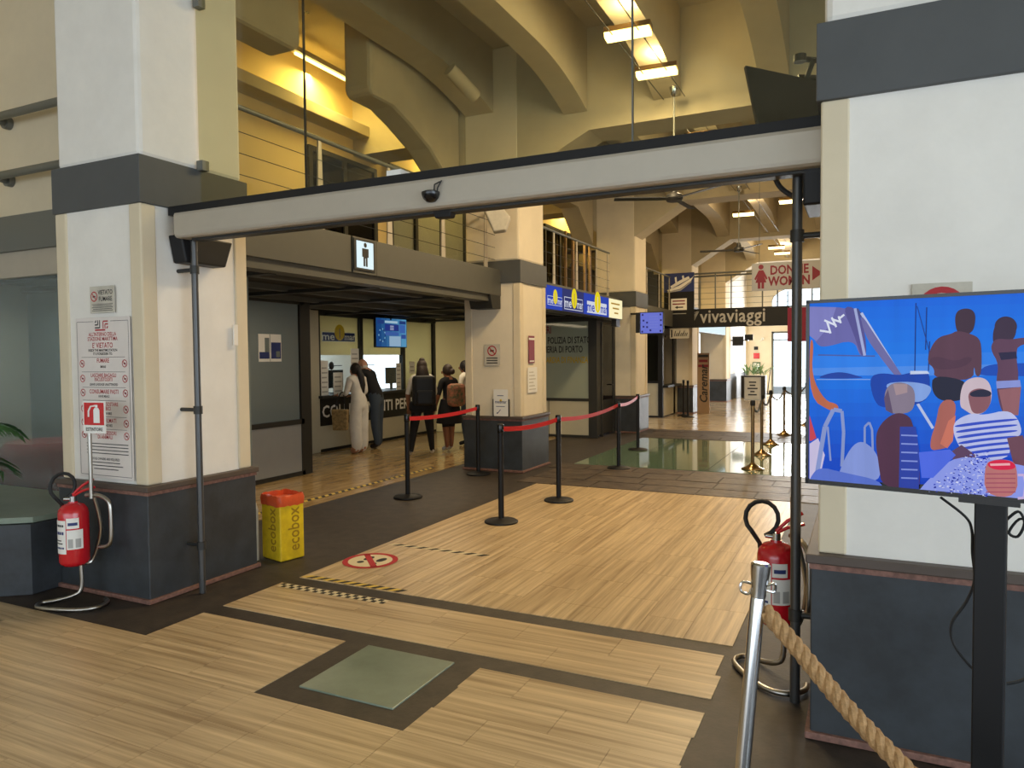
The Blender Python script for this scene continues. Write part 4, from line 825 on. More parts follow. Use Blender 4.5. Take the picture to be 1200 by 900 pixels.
# inside the office
of = struct(MB().box(-11.2, 9.9, 0, -11.1, 14.2, 2.52).build('wall_office_back', 'plaster_white'))
struct(MB().box(-11.2, 9.8, 0, XC-0.1, 9.9, 2.52).build('wall_office_side', 'plaster_white'))
struct(MB().box(-11.2, 9.8, 2.48, XC-0.1, 14.2, 2.52).build('ceiling_office', 'plaster_white'))
t = tag(MB().box(-10.4, 10.6, 2.45, -9.6, 13.2, 2.478).build('ceiling_panel_light', 'office_light'), 'flat white ceiling light inside the ticket office', 'lamp')
area('office_lamp', (-10.0, 12.0, 2.40), (-10.0, 12.0, 0), 1.2, 2.6, 62, (0.84, 0.96, 1.0))
def monitor(y, z_, label):
    t = thing('desk_monitor', label, 'monitor', (XC-0.38, y, 1.0)); MB().box(XC-0.40, y-0.21, z_, XC-0.36, y+0.21, z_+0.34).build('casing', 'black', t, bevel=0.006)
    b = MB(); b.box(XC-0.41, y-0.03, 1.015, XC-0.38, y+0.03, z_); b.box(XC-0.48, y-0.1, 1.0, XC-0.30, y+0.1, 1.015); b.build('stand', 'black', t)
monitor(at(393, 445, 0, XC-0.38).y, 1.10, 'black desk monitor behind the first ticket window'); monitor(at(459, 442, 0, XC-0.38).y, 1.12, 'black desk monitor behind the second ticket window')
for k, (y, z0, wd, hh, lab) in enumerate(((10.25, 1.0, 0.2, 0.62, 'tall white price list at the edge of the first ticket window'), (10.62, 1.0, 0.26, 0.40, 'white card on the counter at the first ticket window'), (11.12, 1.42, 0.24, 0.42, 'white notice stuck high on the first ticket window'), (12.55, 1.0, 0.17, 0.55, 'tall white price list at the second ticket window'), (13.05, 1.32, 0.20, 0.26, 'white sheet on the third ticket window'), (13.35, 1.32, 0.22, 0.27, 'white sheet with dark heading on the third ticket window'))):
    t = thing('price_sheet', lab, 'sign', (XC-0.015, y, z0)); MB().box(XC-0.021, y-wd/2, z0, XC-0.016, y+wd/2, z0+hh).build('sheet', 'paper', t); b = MB()
    for q in range(int(hh/0.09)): b.box(XC-0.0158, y-wd*0.38, z0+0.05+0.085*q, XC-0.015, y+wd*(0.38-0.1*(q % 2)), z0+0.075+0.085*q)
    b.build('print', 'sign_grey', t)
for y in (11.0, 12.05):
    t = thing('desk_lamp', 'small black intercom arm inside the ticket window' if y < 11.5 else 'small black lamp arm inside the second ticket window', 'lamp', (XC-0.57, y, 1.0)); b = MB(); b.cyl((XC-0.57, y, 1.0), (XC-0.57, y, 1.015), 0.06); b.tube([(XC-0.57, y, 1.0), (XC-0.57, y, 1.45), (XC-0.48, y+0.1, 1.52), (XC-0.48, y+0.3, 1.52)], 0.008, 6); b.build('arm', 'black', t); b = MB(); b.ell((XC-0.48, y, 1.52), 0.04, 0.06, 0.08); b.build('head', 'black', t, smooth=True)
# hanging information screen
def screen(name, label, c, u, wd, hh, tilt=0, mt='small_picture', paint=None, depth=0.05):
    u = Vector(u).normalized(); c = Vector(c); t = thing(name, label, 'screen', c, math.atan2(u.y, u.x))
    MB().box(-wd/2-0.015, 0, -hh/2-0.015, wd/2+0.015, depth, hh/2+0.015).build('casing', 'black', t, local=True, bevel=0.004)
    b = MB(); paint(b, wd, hh); b.build('screen', mt, t, local=True, colors=True); 
    if tilt: t.rotation_euler.x = tilt
    return t
def q4(b, x0, z0, x1, z1, rgb, l): b.poly([(x0, -0.001-0.0004*l, z0), (x1, -0.001-0.0004*l, z0), (x1, -0.001-0.0004*l, z1), (x0, -0.001-0.0004*l, z1)], 0, lin(rgb))
def paint1(b, w_, h_):
    for k in range(6): q4(b, -w_/2+w_*k/6, -h_/2, -w_/2+w_*(k+1)/6, h_/2, (30+14*k, 84+18*k, 150+14*k), 0)
    q4(b, -w_*.22, h_*.34, w_*.2, h_*.42, (190, 225, 245), 1); q4(b, -w_*.46, h_*.30, -w_*.25, h_*.44, (40, 70, 140), 1); q4(b, w_*.26, h_*.32, w_*.48, h_*.44, (40, 70, 140), 1)
    q4(b, -w_*.22, h_*.06, w_*.24, h_*.3, (44, 62, 150), 1); q4(b, w_*.26, h_*.0, w_*.46, h_*.3, (70, 116, 200), 1); q4(b, -w_*.22, -h_*.10, w_*.24, h_*.03, (70, 110, 190), 1)
    for k in range(3): q4(b, -w_*.05, h_*(.1+.06*k), w_*.07, h_*(.13+.06*k), (200, 210, 235), 2)
    q4(b, -w_*.08, -h_*.48, w_*.30, -h_*.12, (170, 205, 235), 1); q4(b, w_*.32, -h_*.2, w_*.48, -h_*.05, (60, 90, 170), 1)
    for k in range(14):
        a = 2*PI*k/14; q4(b, -w_*.33+w_*.1*math.cos(a), -h_*.12+h_*.22*math.sin(a), -w_*.30+w_*.1*math.cos(a), -h_*.07+h_*.22*math.sin(a), (150, 200, 225) if k % 2 else (30, 50, 120), 2)
p = at(459, 390, 0, -8.35)
screen('information_screen', 'blue information screen hanging above the ticket counter', p, Y, 1.02, 0.55, 0, paint=paint1)
MB().cyl((p.x-0.03, p.y, p.z+0.25), (p.x-0.03, p.y, 2.5), 0.02).build('hanger', 'black', bpy.data.objects['information_screen'])
# wall closing the ticket bay, police office
struct(MB().box(-8.9, 13.98, 0, -6.9, 14.1, 2.52).build('wall_bay_end', 'blind'), 'pale wall at the end of the ticket bay')
YP = 13.95
po = thing('police_office', 'glazed office front lettered for police and port authority', 'partition', (-5.9, YP, 0))
MB().box(-6.9, YP, 0.05, -4.97, YP+0.04, 0.74).build('lower_panel', 'panel_beige', po); MB().box(-6.9, YP+0.01, 0.80, -5.02, YP+0.022, 2.36).build('pane', 'glass_polizia', po)
b = MB(); b.box(-6.9, YP-0.01, 0.74, -4.95, YP+0.05, 0.80); b.box(-6.9, YP-0.01, 2.36, -4.85, YP+0.05, 2.44); b.box(-6.9, YP-0.01, 0, -4.95, YP+0.05, 0.05); b.box(-5.02, YP-0.012, 0, -4.84, YP+0.06, 2.44); b.box(-4.90, YP, 2.36, -4.84, 15.15, 2.44); b.box(-4.90, 15.02, 0, -4.84, 15.15, 2.44); b.box(-4.90, 14.25, 0, -4.84, 14.32, 2.44); b.box(-6.9, YP-0.01, 0.05, -6.86, YP+0.05, 2.4); b.box(-5.9, YP-0.004, 0.05, -5.89, YP, 0.74); b.build('frame', 'dark_metal', po)
MB().box(-4.885, YP+0.06, 0.05, -4.86, 15.03, 2.36).build('door_leaf', 'dark_metal', po); MB().box(-4.86, 14.36, 0.75, -4.855, 14.98, 2.3).build('door_pane', 'glass_dim', po)
MB().tube([(-4.85, 14.9, 1.05), (-4.81, 14.9, 1.05), (-4.81, 14.78, 1.05)], 0.012, 8).build('door_handle', 'black', po)
MB().box(-6.9, YP+0.4, 0, -5.0, YP+0.45, 2.4).build('inner_wall', 'blind', po)
yl = YP+0.006; b = MB()
def pol(px, py, txt, mi, size, al='LEFT', sh=0): q = at(px, py, 1, yl); put_text(b, txt, (q.x, yl, q.z), X, Z, size, 0.60, mi, al, thick=0.004, shear=sh)
pol(646, 387, 'CARABINIERI', 0, 0.21, 'RIGHT'); pol(692.5, 398.5, 'POLIZIA DI STATO', 1, 0.19, 'RIGHT'); pol(683, 409.5, 'CAPITANERIA DI PORTO', 1, 0.19, 'RIGHT'); pol(689, 422, 'GUARDIA DI FINANZA', 2, 0.175, 'RIGHT', 0.06)
b.build('lettering', ['maroon', 'black_print', 'gold_print'], po)
struct(MB().box(-6.9, YP, 2.44, -4.85, YP+0.1, 2.53).build('trim_5', 'dark_metal'))
# illuminated fascia signs
def lightbox(name, label, y0, y1, x, z0, z1, face_m, cat='sign'):
    t = thing(name, label, cat, (x, (y0+y1)/2, z0)); MB().box(x-0.16, y0, z0, x-0.01, y1, z1).build('box', 'dark_metal', t, bevel=0.004)
    for k, (a, c, mm) in enumerate(face_m): MB().box(x-0.01, a, z0+0.012, x, c, z1-0.012).build('face', mm, t)
    return t
ls = lightbox('fascia_lightbox', 'long blue illuminated fascia with sun logos above the police office', 10.345, 14.28, -4.41, 2.385, 2.775, [(10.355, 11.02, 'sign_blue'), (11.03, 12.03, 'sign_slate'), (12.04, 13.42, 'sign_blue'), (13.44, 14.27, 'sign_cream')])
for y, s_, bx in ((10.70, 0.60, 'sign_blue'), (11.53, 0.86, 'sign_slate'), (12.72, 1.12, 'sign_letter')):
    medmar(ls, (-4.405, y, 2.53), Y, Z, s_, bx, 'sign_letter' if bx != 'sign_letter' else 'sign_blue', 'sign_sun', 0.62 if s_ > 1 else 0.7)
b = MB()
for k in range(3): b.box(-4.409, 13.55+0.1*k, 2.66-0.09*k, -4.407, 14.1-0.05*k, 2.69-0.09*k)
b.build('lettering', 'gold_print', ls)
MB().box(-4.55, 14.0, 2.24, -4.45, 14.25, 2.385).build('bracket', 'dark_metal', ls)
l2 = lightbox('white_lightbox', 'white illuminated fascia between the ship banner column and the far column', 21.84, 26.46, -4.41, 2.35, 2.70, [(21.86, 26.44, 'sign_white')])
# toilet pictogram
t = thing('toilet_sign', 'square illuminated white sign with a standing man on the mezzanine fascia', 'sign', (-4.69, 6.2, 2.57))
MB().box(-4.693, 6.02, 2.56, -4.68, 6.38, 2.885).build('frame', 'dark_metal', t, bevel=0.01); MB().box(-4.68, 6.06, 2.585, -4.675, 6.34, 2.86).build('face', 'sign_white', t, bevel=0.002)
b = MB(); xx = -4.6735; cy = 6.2
b.poly(circ((xx, cy, 2.825), Y, Z, 0.026, 14)); b.poly([(xx, cy-0.055, 2.79), (xx, cy-0.055, 2.70), (xx, cy-0.035, 2.70), (xx, cy-0.035, 2.605), (xx, cy-0.004, 2.605), (xx, cy-0.004, 2.69), (xx, cy+0.004, 2.69), (xx, cy+0.004, 2.605), (xx, cy+0.035, 2.605), (xx, cy+0.035, 2.70), (xx, cy+0.055, 2.70), (xx, cy+0.055, 2.79)]); b.build('pictogram', 'black_print', t)
# women sign
t = thing('women_sign', 'grey hanging DONNE WOMEN sign with red figure and arrow', 'sign', (-1.0, 10.9, 2.75)); y = 10.9
a0, a1 = at(881, 310, 1, y), at(965, 335, 1, y); z0, z1 = 2.56, 2.95; x0, x1 = a0.x, -0.42
MB().box(x0, y, z0, x1, y+0.03, z1).build('panel', 'sign_grey', t, bevel=0.003); b = MB(); q = y-0.002; fx = x0+0.125; 
b.poly(circ((fx, q, z1-0.055), X, Z, 0.035, 16)); b.poly([(fx-0.03, q, z1-0.10), (fx+0.03, q, z1-0.10), (fx+0.09, q, z0+0.17), (fx+0.07, q, z0+0.15), (fx+0.045, q, z0+0.20), (fx+0.075, q, z0+0.115), (fx-0.075, q, z0+0.115), (fx-0.045, q, z0+0.20), (fx-0.07, q, z0+0.15), (fx-0.09, q, z0+0.17)]); b.poly(rect((fx-0.025, q, z0+0.075), X, Z, 0.035, 0.09)); b.poly(rect((fx+0.025, q, z0+0.075), X, Z, 0.035, 0.09))
put_text(b, 'DONNE', (x0+0.50, q, z1-0.115), X, Z, 0.175, 0.80, 0, thick=0.005); put_text(b, 'WOMEN', (x0+0.50, q, z0+0.12), X, Z, 0.175, 0.80, 0, thick=0.006); b.poly([(x0+0.80, q, z0+0.11), (x0+0.93, q, (z0+z1)/2+0.01), (x0+0.80, q, z1-0.08)]); b.build('lettering', 'maroon', t)
b = MB()
for x in (x0+0.1, x1-0.1): b.cyl((x, y+0.015, z1), (x, y+0.015, SLAB), 0.004, 6)
b.build('wire', 'steel_grey', t)
def paint3(b, w_, h_):
    q4(b, -w_/2, -h_/2, w_/2, h_/2, (128, 140, 250), 0)
    for x, z_ in ((-.4, .4), (.4, .4), (-.36, .12), (-.2, .02), (-.36, -.18), (-.2, -.2), (.42, .12), (.42, -.12), (-.05, -.36), (.4, -.4), (-.42, -.42)): q4(b, w_*x-.018, h_*z_-.018, w_*x+.018, h_*z_+.018, (50, 46, 120), 1)
    for k in range(5): q4(b, -w_*.1, h_*(.3-.13*k), w_*.3, h_*(.32-.13*k), (150, 160, 252), 1)
t = screen('hanging_screen', 'small pale blue screen hanging from the fascia by the column', (-3.95, 14.8, 2.33), (1, 0.06, 0), 0.46, 0.42, 0, paint=paint3)
MB().tube([(-0.15, 0.03, 0.18), (-0.30, 0.10, 0.20), (-0.52, 0.40, 0.22)], 0.02).build('hanger', 'black', t, local=True); MB().box(-0.33, 0.0, -0.2, -0.25, 0.05, 0.22).build('side_cover', 'black', t, local=True)
# ------------------------------------------------------------------ mezzanine railings and upper rooms
def railing(label, y0, y1, posts_, x=-4.79):
    t = thing('mezzanine_railing', label, 'railing', (x, (y0+y1)/2, 2.9))
    MB().tube([(x, y0, 3.79), (x, y1, 3.79)], 0.022, 10).build('handrail', 'steel_grey', t, smooth=True)
    for y in posts_: MB().prism([(y-0.05, 2.88), (y+0.05, 2.88), (y+0.022, 3.78), (y-0.022, 3.78)], 0, x-0.008, x+0.008).build('baluster', 'alu', t)
    for z_ in (3.05, 3.22, 3.40, 3.58): MB().tube([(x+0.012, y0, z_), (x+0.012, y1, z_)], 0.004, 5).build('cable', 'dark_metal', t)
railing('steel cable railing above the ticket bay with the man pictogram', 4.3, 9.36, (4.5, 5.65, 6.8, 7.95, 9.1))
railing('steel cable railing above the blue illuminated fascia', 10.32, 14.6, (10.5, 11.6, 12.7, 13.8, 14.5))
railing('steel cable railing behind the small hanging screen', 16.12, 19.872, (16.3, 17.5, 18.7, 19.8))
XW = -7.29
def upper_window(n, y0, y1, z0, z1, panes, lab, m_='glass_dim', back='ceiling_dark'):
    b = MB(); k = len(panes); 
    b.box(XW, y0, z1-0.07, XW+0.06, y1, z1); b.box(XW, y0, z0, XW+0.06, y1, z0+0.05)
    ed = [y0]+[y0+(y1-y0)*p for p in panes]+[y1]
    for e in ed: b.box(XW, e-0.04, z0, XW+0.06, e+0.04, z1)
    o = struct(b.build('window_%d' % n, 'dark_metal'), lab)
    MB().box(XW-0.005, y0, z0, XW+0.008, y1, z1).build('room_backing', back, o)  # flat sheet on the wall; dark tones stand in for an unlit room
    for a, c in zip(ed[:-1], ed[1:]): MB().box(XW+0.025, a+0.04, z0+0.05, XW+0.033, c-0.04, z1-0.07).build('pane', m_, o)
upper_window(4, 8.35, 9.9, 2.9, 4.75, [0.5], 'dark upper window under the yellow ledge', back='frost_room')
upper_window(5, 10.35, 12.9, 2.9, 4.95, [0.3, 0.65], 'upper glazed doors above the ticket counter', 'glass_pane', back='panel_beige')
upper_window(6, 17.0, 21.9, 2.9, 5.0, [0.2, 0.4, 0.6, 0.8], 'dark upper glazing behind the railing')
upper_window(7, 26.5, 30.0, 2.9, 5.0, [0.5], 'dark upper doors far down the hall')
b = MB()
for k, y in enumerate((17.4, 17.9, 18.8, 19.2, 20.3)): b.box(-6.9, y, 2.9, -6.85, y+0.06+0.05*(k % 2), 4.85)
b.build('timber_slat', 'brown_board', bpy.data.objects['window_6'])['kind'] = 'stuff'
# lintel over the second upper room
struct(MB().prism([(10.3, 4.6), (10.6, 4.9), (14.2, 4.9), (15.1, 4.45), (15.1, 4.2), (15.15, 6.0), (10.3, 6.0)][::1], 0, -5.80, -5.76).build('trim_6', 'concrete')) if False else None
def tube_light(label, y0, y1, x, z_):
    t = thing('tube_light', label, 'lamp', (x, (y0+y1)/2, z_)); MB().box(x-0.05, y0-0.05, z_, x+0.05, y1+0.05, z_+0.07).build('fitting', 'alu', t); MB().cyl((x, y0, z_-0.02), (x, y1, z_-0.02), 0.022, 10).build('tube', 'tube_warm', t, smooth=True)
    area('tube_glow', (x+0.02, (y0+y1)/2, z_-0.06), (x-0.3, (y0+y1)/2, 3), 0.15, y1-y0, 130, (1.0, 0.72, 0.24))
tube_light('bright fluorescent tube high on the yellow upper wall', 7.75, 9.0, -6.95, 5.80)
tube_light('fluorescent tube over the upper room beyond the queue column', 11.2, 12.4, -6.95, 5.80)
tube_light('fluorescent tube over the upper room near the ship banner', 17.6, 18.8, -6.95, 5.80)
tube_light('fluorescent tube over the upper room near the far exit', 23.0, 24.2, -6.95, 5.80)
t = struct(MB().box(-7.2, 5.6, 5.98, -5.9, 7.6, 6.045).build('trim_7', 'concrete')); b = MB()
for k in range(8): b.cyl((-6.9+0.3*(k % 2)*2, 5.9+0.45*(k//2), 5.975), (-6.9+0.3*(k % 2)*2, 5.9+0.45*(k//2), 5.985), 0.03, 8)
b.build('bolt_hole', 'black', t)['kind'] = 'stuff'
tag(MB().cyl((-4.75, 8.1, 5.3), (-4.60, 8.5, 5.05), 0.09, 14).build('ceiling_speaker', 'concrete', smooth=True), 'small grey cylindrical speaker below the ceiling near the queue column', 'speaker')

# ------------------------------------------------------------------ pendant lamps on twin cables, ceiling fans
for (ya, yb, lab) in ((3.95, 9.38, 'thin steel lamp cable above the hall panel'), (10.05, 15.18, 'thin steel lamp cable above the green glass floor'), (15.85, 20.88, 'thin steel lamp cable between the small screen column and the bridge'), (21.55, 26.48, 'thin steel lamp cable beyond the bridge')):
    for x in (-2.34, -2.07): tag(MB().tube([(x, ya, 4.93), (x, yb, 4.93)], 0.006, 6).build('lamp_cable', 'dark_metal'), lab, 'cable', lab)
def lamp(x, y, z_, label, power=80, s=1.0, light=True):
    t = thing('hall_lamp', label, 'lamp', (x, y, z_), math.radians(4), 'warm hall lamps'); w_ = 0.24*s
    b = MB(); b.prism([(-0.09, 0.0), (-0.075, 0.06), (0.075, 0.06), (0.09, 0.0)], 0, -w_, w_); b.build('housing', 'brass', t, local=True)
    b = MB(); b.prism([(-0.085, 0.0), (-0.07, -0.05), (0.07, -0.05), (0.085, 0.0)], 0, -w_+0.01, w_-0.01); b.build('diffuser', 'lamp_warm', t, local=True)
    b = MB()
    for sx in (-1, 1): b.tube([(sx*w_*0.6, 0.02, 0.05), (sx*w_*0.6, 0.10, 0.10), (sx*w_*0.5, 0.30, 0.02)], 0.006, 5)
    b.build('hanger', 'brushed', t, local=True)
    if light:
        l = bpy.data.lights.new('lamp_light', 'AREA'); l.shape = 'RECTANGLE'; l.size = 0.45; l.size_y = 0.16; l.energy = power; l.color = WARM
        o = bpy.data.objects.new('lamp_light', l); COL.objects.link(o); o.parent = t; o.location = (0, 0, -0.06)
        l2_ = bpy.data.lights.new('lamp_upglow', 'POINT'); l2_.energy = power*0.55; l2_.color = WARM; l2_.shadow_soft_size = 0.1
        o2 = bpy.data.objects.new('lamp_upglow', l2_); COL.objects.link(o2); o2.parent = t; o2.location = (0, 0, 0.16)
lamp(-2.2, 7.35, 4.96, 'glowing warm lamp over the hall panel, second from the first frame'); lamp(-2.2, 8.50, 4.96, 'glowing warm lamp over the hall panel, next to the first frame'); lamp(-2.25, 6.2, 4.96, 'glowing warm lamp over the hall panel, furthest from the first frame')
lamp(-2.25, 11.3, 4.96, 'glowing warm lamp over the green glass floor'); lamp(-2.2, 13.4, 4.96, 'glowing warm lamp between the glass floor and the second frame')
lamp(-2.55, 17.7, 4.93, 'warm lamp beyond the second ceiling fan'); lamp(-1.45, 16.9, 4.97, 'warm lamp above the brass posts'); lamp(-2.45, 23.8, 4.95, 'warm lamp of the far pair'); lamp(-2.42, 25.2, 4.95, 'warm lamp of the far pair nearest the exit')
def fan(x, y, zh, ztop, label, rot, r=0.74):
    t = thing('ceiling_fan', label, 'fan', (x, y, ztop), rot); d = zh-ztop
    MB().cyl((0, 0, 0), (0, 0, d), 0.012, 10).build('rod', 'steel_grey', t, local=True, smooth=True)
    b = MB(); b.lathe([(0.0001, -0.06), (0.09, -0.055), (0.11, -0.02), (0.10, 0.02), (0.05, 0.05), (0.03, 0.12), (0.0001, 0.13)], (0, 0, d), 18); b.build('motor', 'dark_metal', t, local=True, smooth=True)
    b = MB(); b.lathe([(0.0001, 0), (0.06, 0.0), (0.05, -0.09), (0.02, -0.12), (0.0001, -0.12)], (0, 0, 0), 14); b.build('canopy', 'chrome', t, local=True, smooth=True)
    for k in range(3):
        a = 2*PI*k/3; c_, s_ = math.cos(a), math.sin(a); b = MB(); vs = []
        for rr, wd in ((0.08, 0.025), (0.2, 0.045), (r, 0.05)):
            for sg in (-1, 1):
                for dz in (-0.006, 0.006): vs.append((c_*rr-s_*wd*sg, s_*rr+c_*wd*sg, d-0.02+dz+0.008*sg))
        fs = []
        for i in range(2):
            o_ = 4*i; fs += [(o_, o_+4, o_+6, o_+2), (o_+1, o_+3, o_+7, o_+5), (o_, o_+1, o_+5, o_+4), (o_+2, o_+6, o_+7, o_+3)]
        fs += [(0, 2, 3, 1), (8, 9, 11, 10)]; b.add(vs, fs); b.build('blade', 'dark_metal', t, local=True)
fan(-2.14, 9.1, 3.62, 4.96, 'dark three bladed ceiling fan below the pale door header', math.radians(205)); fan(-2.24, 14.95, 3.74, 4.96, 'dark ceiling fan on a long rod beyond the nearer fan', math.radians(190))

# ------------------------------------------------------------------ bridge across the hall, banner, agency sign
br = struct(MB().box(-4.75, 19.95, 2.43, 0.2, 20.75, 2.88).build('floor_bridge', 'dark_metal'), 'dark bridge across the hall'); yb = 19.94
ag = thing('agency_sign', 'black fascia with silver vivaviaggi lettering on the bridge', 'sign', (-2.6, yb, 2.43)); MB().box(-4.6, yb-0.03, 2.40, -0.3, yb, 2.90).build('panel', 'black', ag)
b = MB(); a0, a1 = at(821, 372, 1, yb-0.035), at(897, 368, 1, yb-0.035); c0 = (a0+a1)/2
put_text(b, 'vivaviaggi', (c0.x, yb-0.034, c0.z-0.01), X, Z, 0.50, 0.86, 0, thick=0.006, depth=0.012, space=1.05); b.build('lettering', 'sign_grey', ag)
b = MB(); q = at(808, 372, 1, yb-0.035); yq = yb-0.036
for pts in (((-.35, -.06), (.05, -.16), (.12, -.10), (-.2, -.04)), ((-.12, .06), (.05, .18), (.08, .0), (0, -.08)), ((.08, .06), (.26, .16), (.14, -.08), (.08, -.1)), ((-.12, .06), (.24, .17), (.2, .13))): b.poly([(q.x+x, yq, q.z+z_) for x, z_ in pts])
b.build('emblem', 'brushed', ag)
rl = thing('bridge_railing', 'steel railing along the bridge above the agency lettering', 'railing', (-2.5, 20.0, 2.88)); 
MB().tube([(-4.5, 20.0, 3.85), (0.1, 20.0, 3.85)], 0.025, 8).build('handrail', 'steel_grey', rl); MB().tube([(-4.5, 20.7, 3.85), (0.1, 20.7, 3.85)], 0.025, 8).build('handrail', 'steel_grey', rl)
for x in (-4.45, -3.6, -2.4, -1.2, -0.2): MB().cyl((x, 20.0, 2.88), (x, 20.0, 3.84), 0.018, 8).build('baluster', 'steel_grey', rl); MB().cyl((x+0.3, 20.7, 2.88), (x+0.3, 20.7, 3.84), 0.018, 8).build('baluster', 'steel_grey', rl)
for k in range(5): MB().tube([(-4.5, 20.0, 3.02+0.15*k), (0.1, 20.0, 3.02+0.15*k)], 0.005, 5).build('cable', 'steel_grey', rl)
bn = thing('ship_banner', 'tall black banner with a white ship and arrow panel hung on the bridge rail', 'banner', (-4.5, 19.9, 2.5)); yn = 19.88
n0, n1 = at(778, 321, 1, yn), at(813.5, 384, 1, yn); MB().box(n0.x, yn, n1.z, n1.x, yn+0.02, n0.z).build('cloth', 'black', bn)
b = MB(); W_ = n1.x-n0.x; cx_, cz = (n0.x+n1.x)/2, n0.z; yq = yn-0.003
def bq(pts, mi): b.poly([(n0.x+W_*x, yq-0.0005*mi, cz-W_*z_) for x, z_ in pts], mi)
bq([(0.0, 0.0), (1, 0), (1, .62), (0, .62)], 0); bq([(.1, .55), (.5, .42), (.95, .16), (1.0, .10), (.9, .28), (.55, .52), (.15, .60)], 1); bq([(.22, .42), (.5, .26), (.82, .12), (.86, .2), (.5, .38), (.25, .50)], 1); bq([(.36, .14), (.42, .12), (.44, .3), (.38, .32)], 1); bq([(.6, .1), (.66, .08), (.68, .2), (.62, .22)], 1); bq([(.12, .60), (.55, .54), (.92, .28), (.9, .33), (.56, .58), (.14, .64)], 2)
bq([(.24, .84), (.76, .84), (.76, 1.22), (.24, 1.22)], 1)
for k in range(2): bq([(.29, .90+.1*k), (.7, .90+.1*k), (.7, .94+.1*k), (.29, .94+.1*k)], 3)
bq([(.36, 1.13), (.46, 1.08), (.46, 1.18)], 4); bq([(.46, 1.11), (.64, 1.11), (.64, 1.15), (.46, 1.15)], 4); bq([(.24, 1.33), (.74, 1.33), (.74, 1.35), (.24, 1.35)], 2)
b.build('print', ['blue_print', 'paper', 'sign_grey', 'maroon', 'black_print'], bn)
# kiosk under the banner
kx = -4.82; kk = thing('ticket_kiosk', 'dark glazed ticket kiosk below the ship banner', 'kiosk', (-5.2, 19.8, 0))
MB().box(-6.4, 19.2, 0.04, kx-0.05, 19.24, 0.92).build('lower_panel', 'panel_beige', kk); MB().box(kx-0.04, 19.25, 0.04, kx, 20.85, 0.80).build('side_panel', 'panel_beige', kk)
b = MB(); b.box(-6.4, 19.18, 0, kx, 19.26, 0.05); b.box(kx-0.12, 19.16, 0, kx, 19.28, 2.43); b.box(-6.4, 19.18, 0.92, kx, 19.26, 0.98); b.box(-6.4, 19.18, 2.2, kx, 19.26, 2.43); b.box(kx-0.06, 20.4, 0, kx, 20.6, 2.43); b.box(kx-0.04, 19.2, 0.80, kx+0.14, 20.85, 0.86); b.box(kx-0.06, 19.25, 2.2, kx, 20.85, 2.395); b.build('frame', 'black', kk)
MB().box(-6.4, 19.21, 0.98, kx-0.1, 19.225, 2.2).build('pane', 'glass_dim', kk); MB().box(kx-0.03, 19.28, 0.86, kx-0.02, 20.85, 2.2).build('pane', 'glass_dim', kk); MB().box(-6.4, 19.9, 0, kx-0.2, 20.0, 2.4).build('inner_wall', 'ceiling_dark', kk)
t = thing('kiosk_sign', 'narrow glass sign with dark italic strokes below the ship banner', 'sign', (-4.5, 19.9, 2.1)); MB().box(-4.80, 19.90, 2.12, -4.28, 19.915, 2.405).build('panel', 'paper_old', t); b = MB(); b.box(-4.77, 19.895, 2.15, -4.73, 19.899, 2.36)
for k in range(9): bar2(b, (-4.68+0.040*k, 19.897, 2.18), (-4.64+0.040*k, 19.897, 2.27+0.06*(k % 3 == 0)), 0.02, Y)
b.build('strokes', 'black_print', t)
for k, p in enumerate(((-4.47, 20.08), (-4.24, 19.57))):
    o = stanchion(p, ['dark belt post close to the ticket kiosk ledge', 'dark belt post between the ticket kiosk and the brown standing sign'][k], 'posts beside the kiosk')
t = thing('ferry_totem', 'tall brown standing sign with vertical lettering past the kiosk', 'sign', (-4.12, 21.0, 0)); MB().box(-4.28, 20.98, 0, -3.94, 21.02, 1.72).build('panel', 'brown_board', t, bevel=0.006)
b = MB(); put_text(b, 'Caremar', (-4.09, 20.975, 0.85), Z, -X, 0.30, 1.0, 0, thick=0.006, shear=0.2)
for k, (z_, wd) in enumerate(((1.64, 0.28), (1.50, 0.24), (1.36, 0.28))): b.box(-4.11-wd/2, 20.976, z_-0.04, -4.11+wd/2, 20.978, z_+0.03, 1 if k else 0)
b.build('lettering', ['black_print', 'maroon'], t)
# far end wall furniture
def plate(name, label, px, py, sx, sz, m_, cat='sign', y=32.18):
    p = at(px, py, 1, y); return tag(MB().box(p.x-sx/2, y-0.02, p.z-sz/2, p.x+sx/2, y+0.019, p.z+sz/2).build(name, m_, bevel=0.004), label, cat)
plate('exit_plate', 'small black camera box on the end wall', 886, 408, 0.16, 0.14, 'black', 'camera'); plate('fire_plate', 'small red fire sign on the end wall', 886.5, 417, 0.24, 0.24, 'red_paint')
t = thing('notice_board', 'green framed notice board on the end wall', 'notice board', at(886.5, 431, 1, 32.18)); b = MB(); b.box(-0.16, -0.02, -0.24, 0.16, 0.015, 0.24); b.build('frame', 'leaf', t, local=True); b = MB(); b.box(-0.12, -0.025, 0.02, 0.0, -0.02, 0.2); b.box(0.03, -0.025, 0.04, 0.12, -0.02, 0.18); b.box(0.0, -0.025, -0.2, 0.12, -0.02, -0.04); b.build('sheets', 'paper', t, local=True)
t = thing('wall_lamp', 'small white lamp with arm on the end wall', 'lamp', at(894, 397, 1, 32.1)); b = MB(); b.ell((0, 0, 0), 0.06, 0.06, 0.06); b.cyl((0, 0, -0.02), (-0.15, 0.08, -0.1), 0.012); b.build('head', 'paper', t, local=True)
t = thing('planter_box', 'dark planter box with green leaves by the far exit', 'planter', (-3.95, 29.5, 0)); MB().box(-4.3, 29.3, 0, -3.4, 29.7, 0.85).build('box', 'plant_pot', t)
random.seed(5); b = MB()
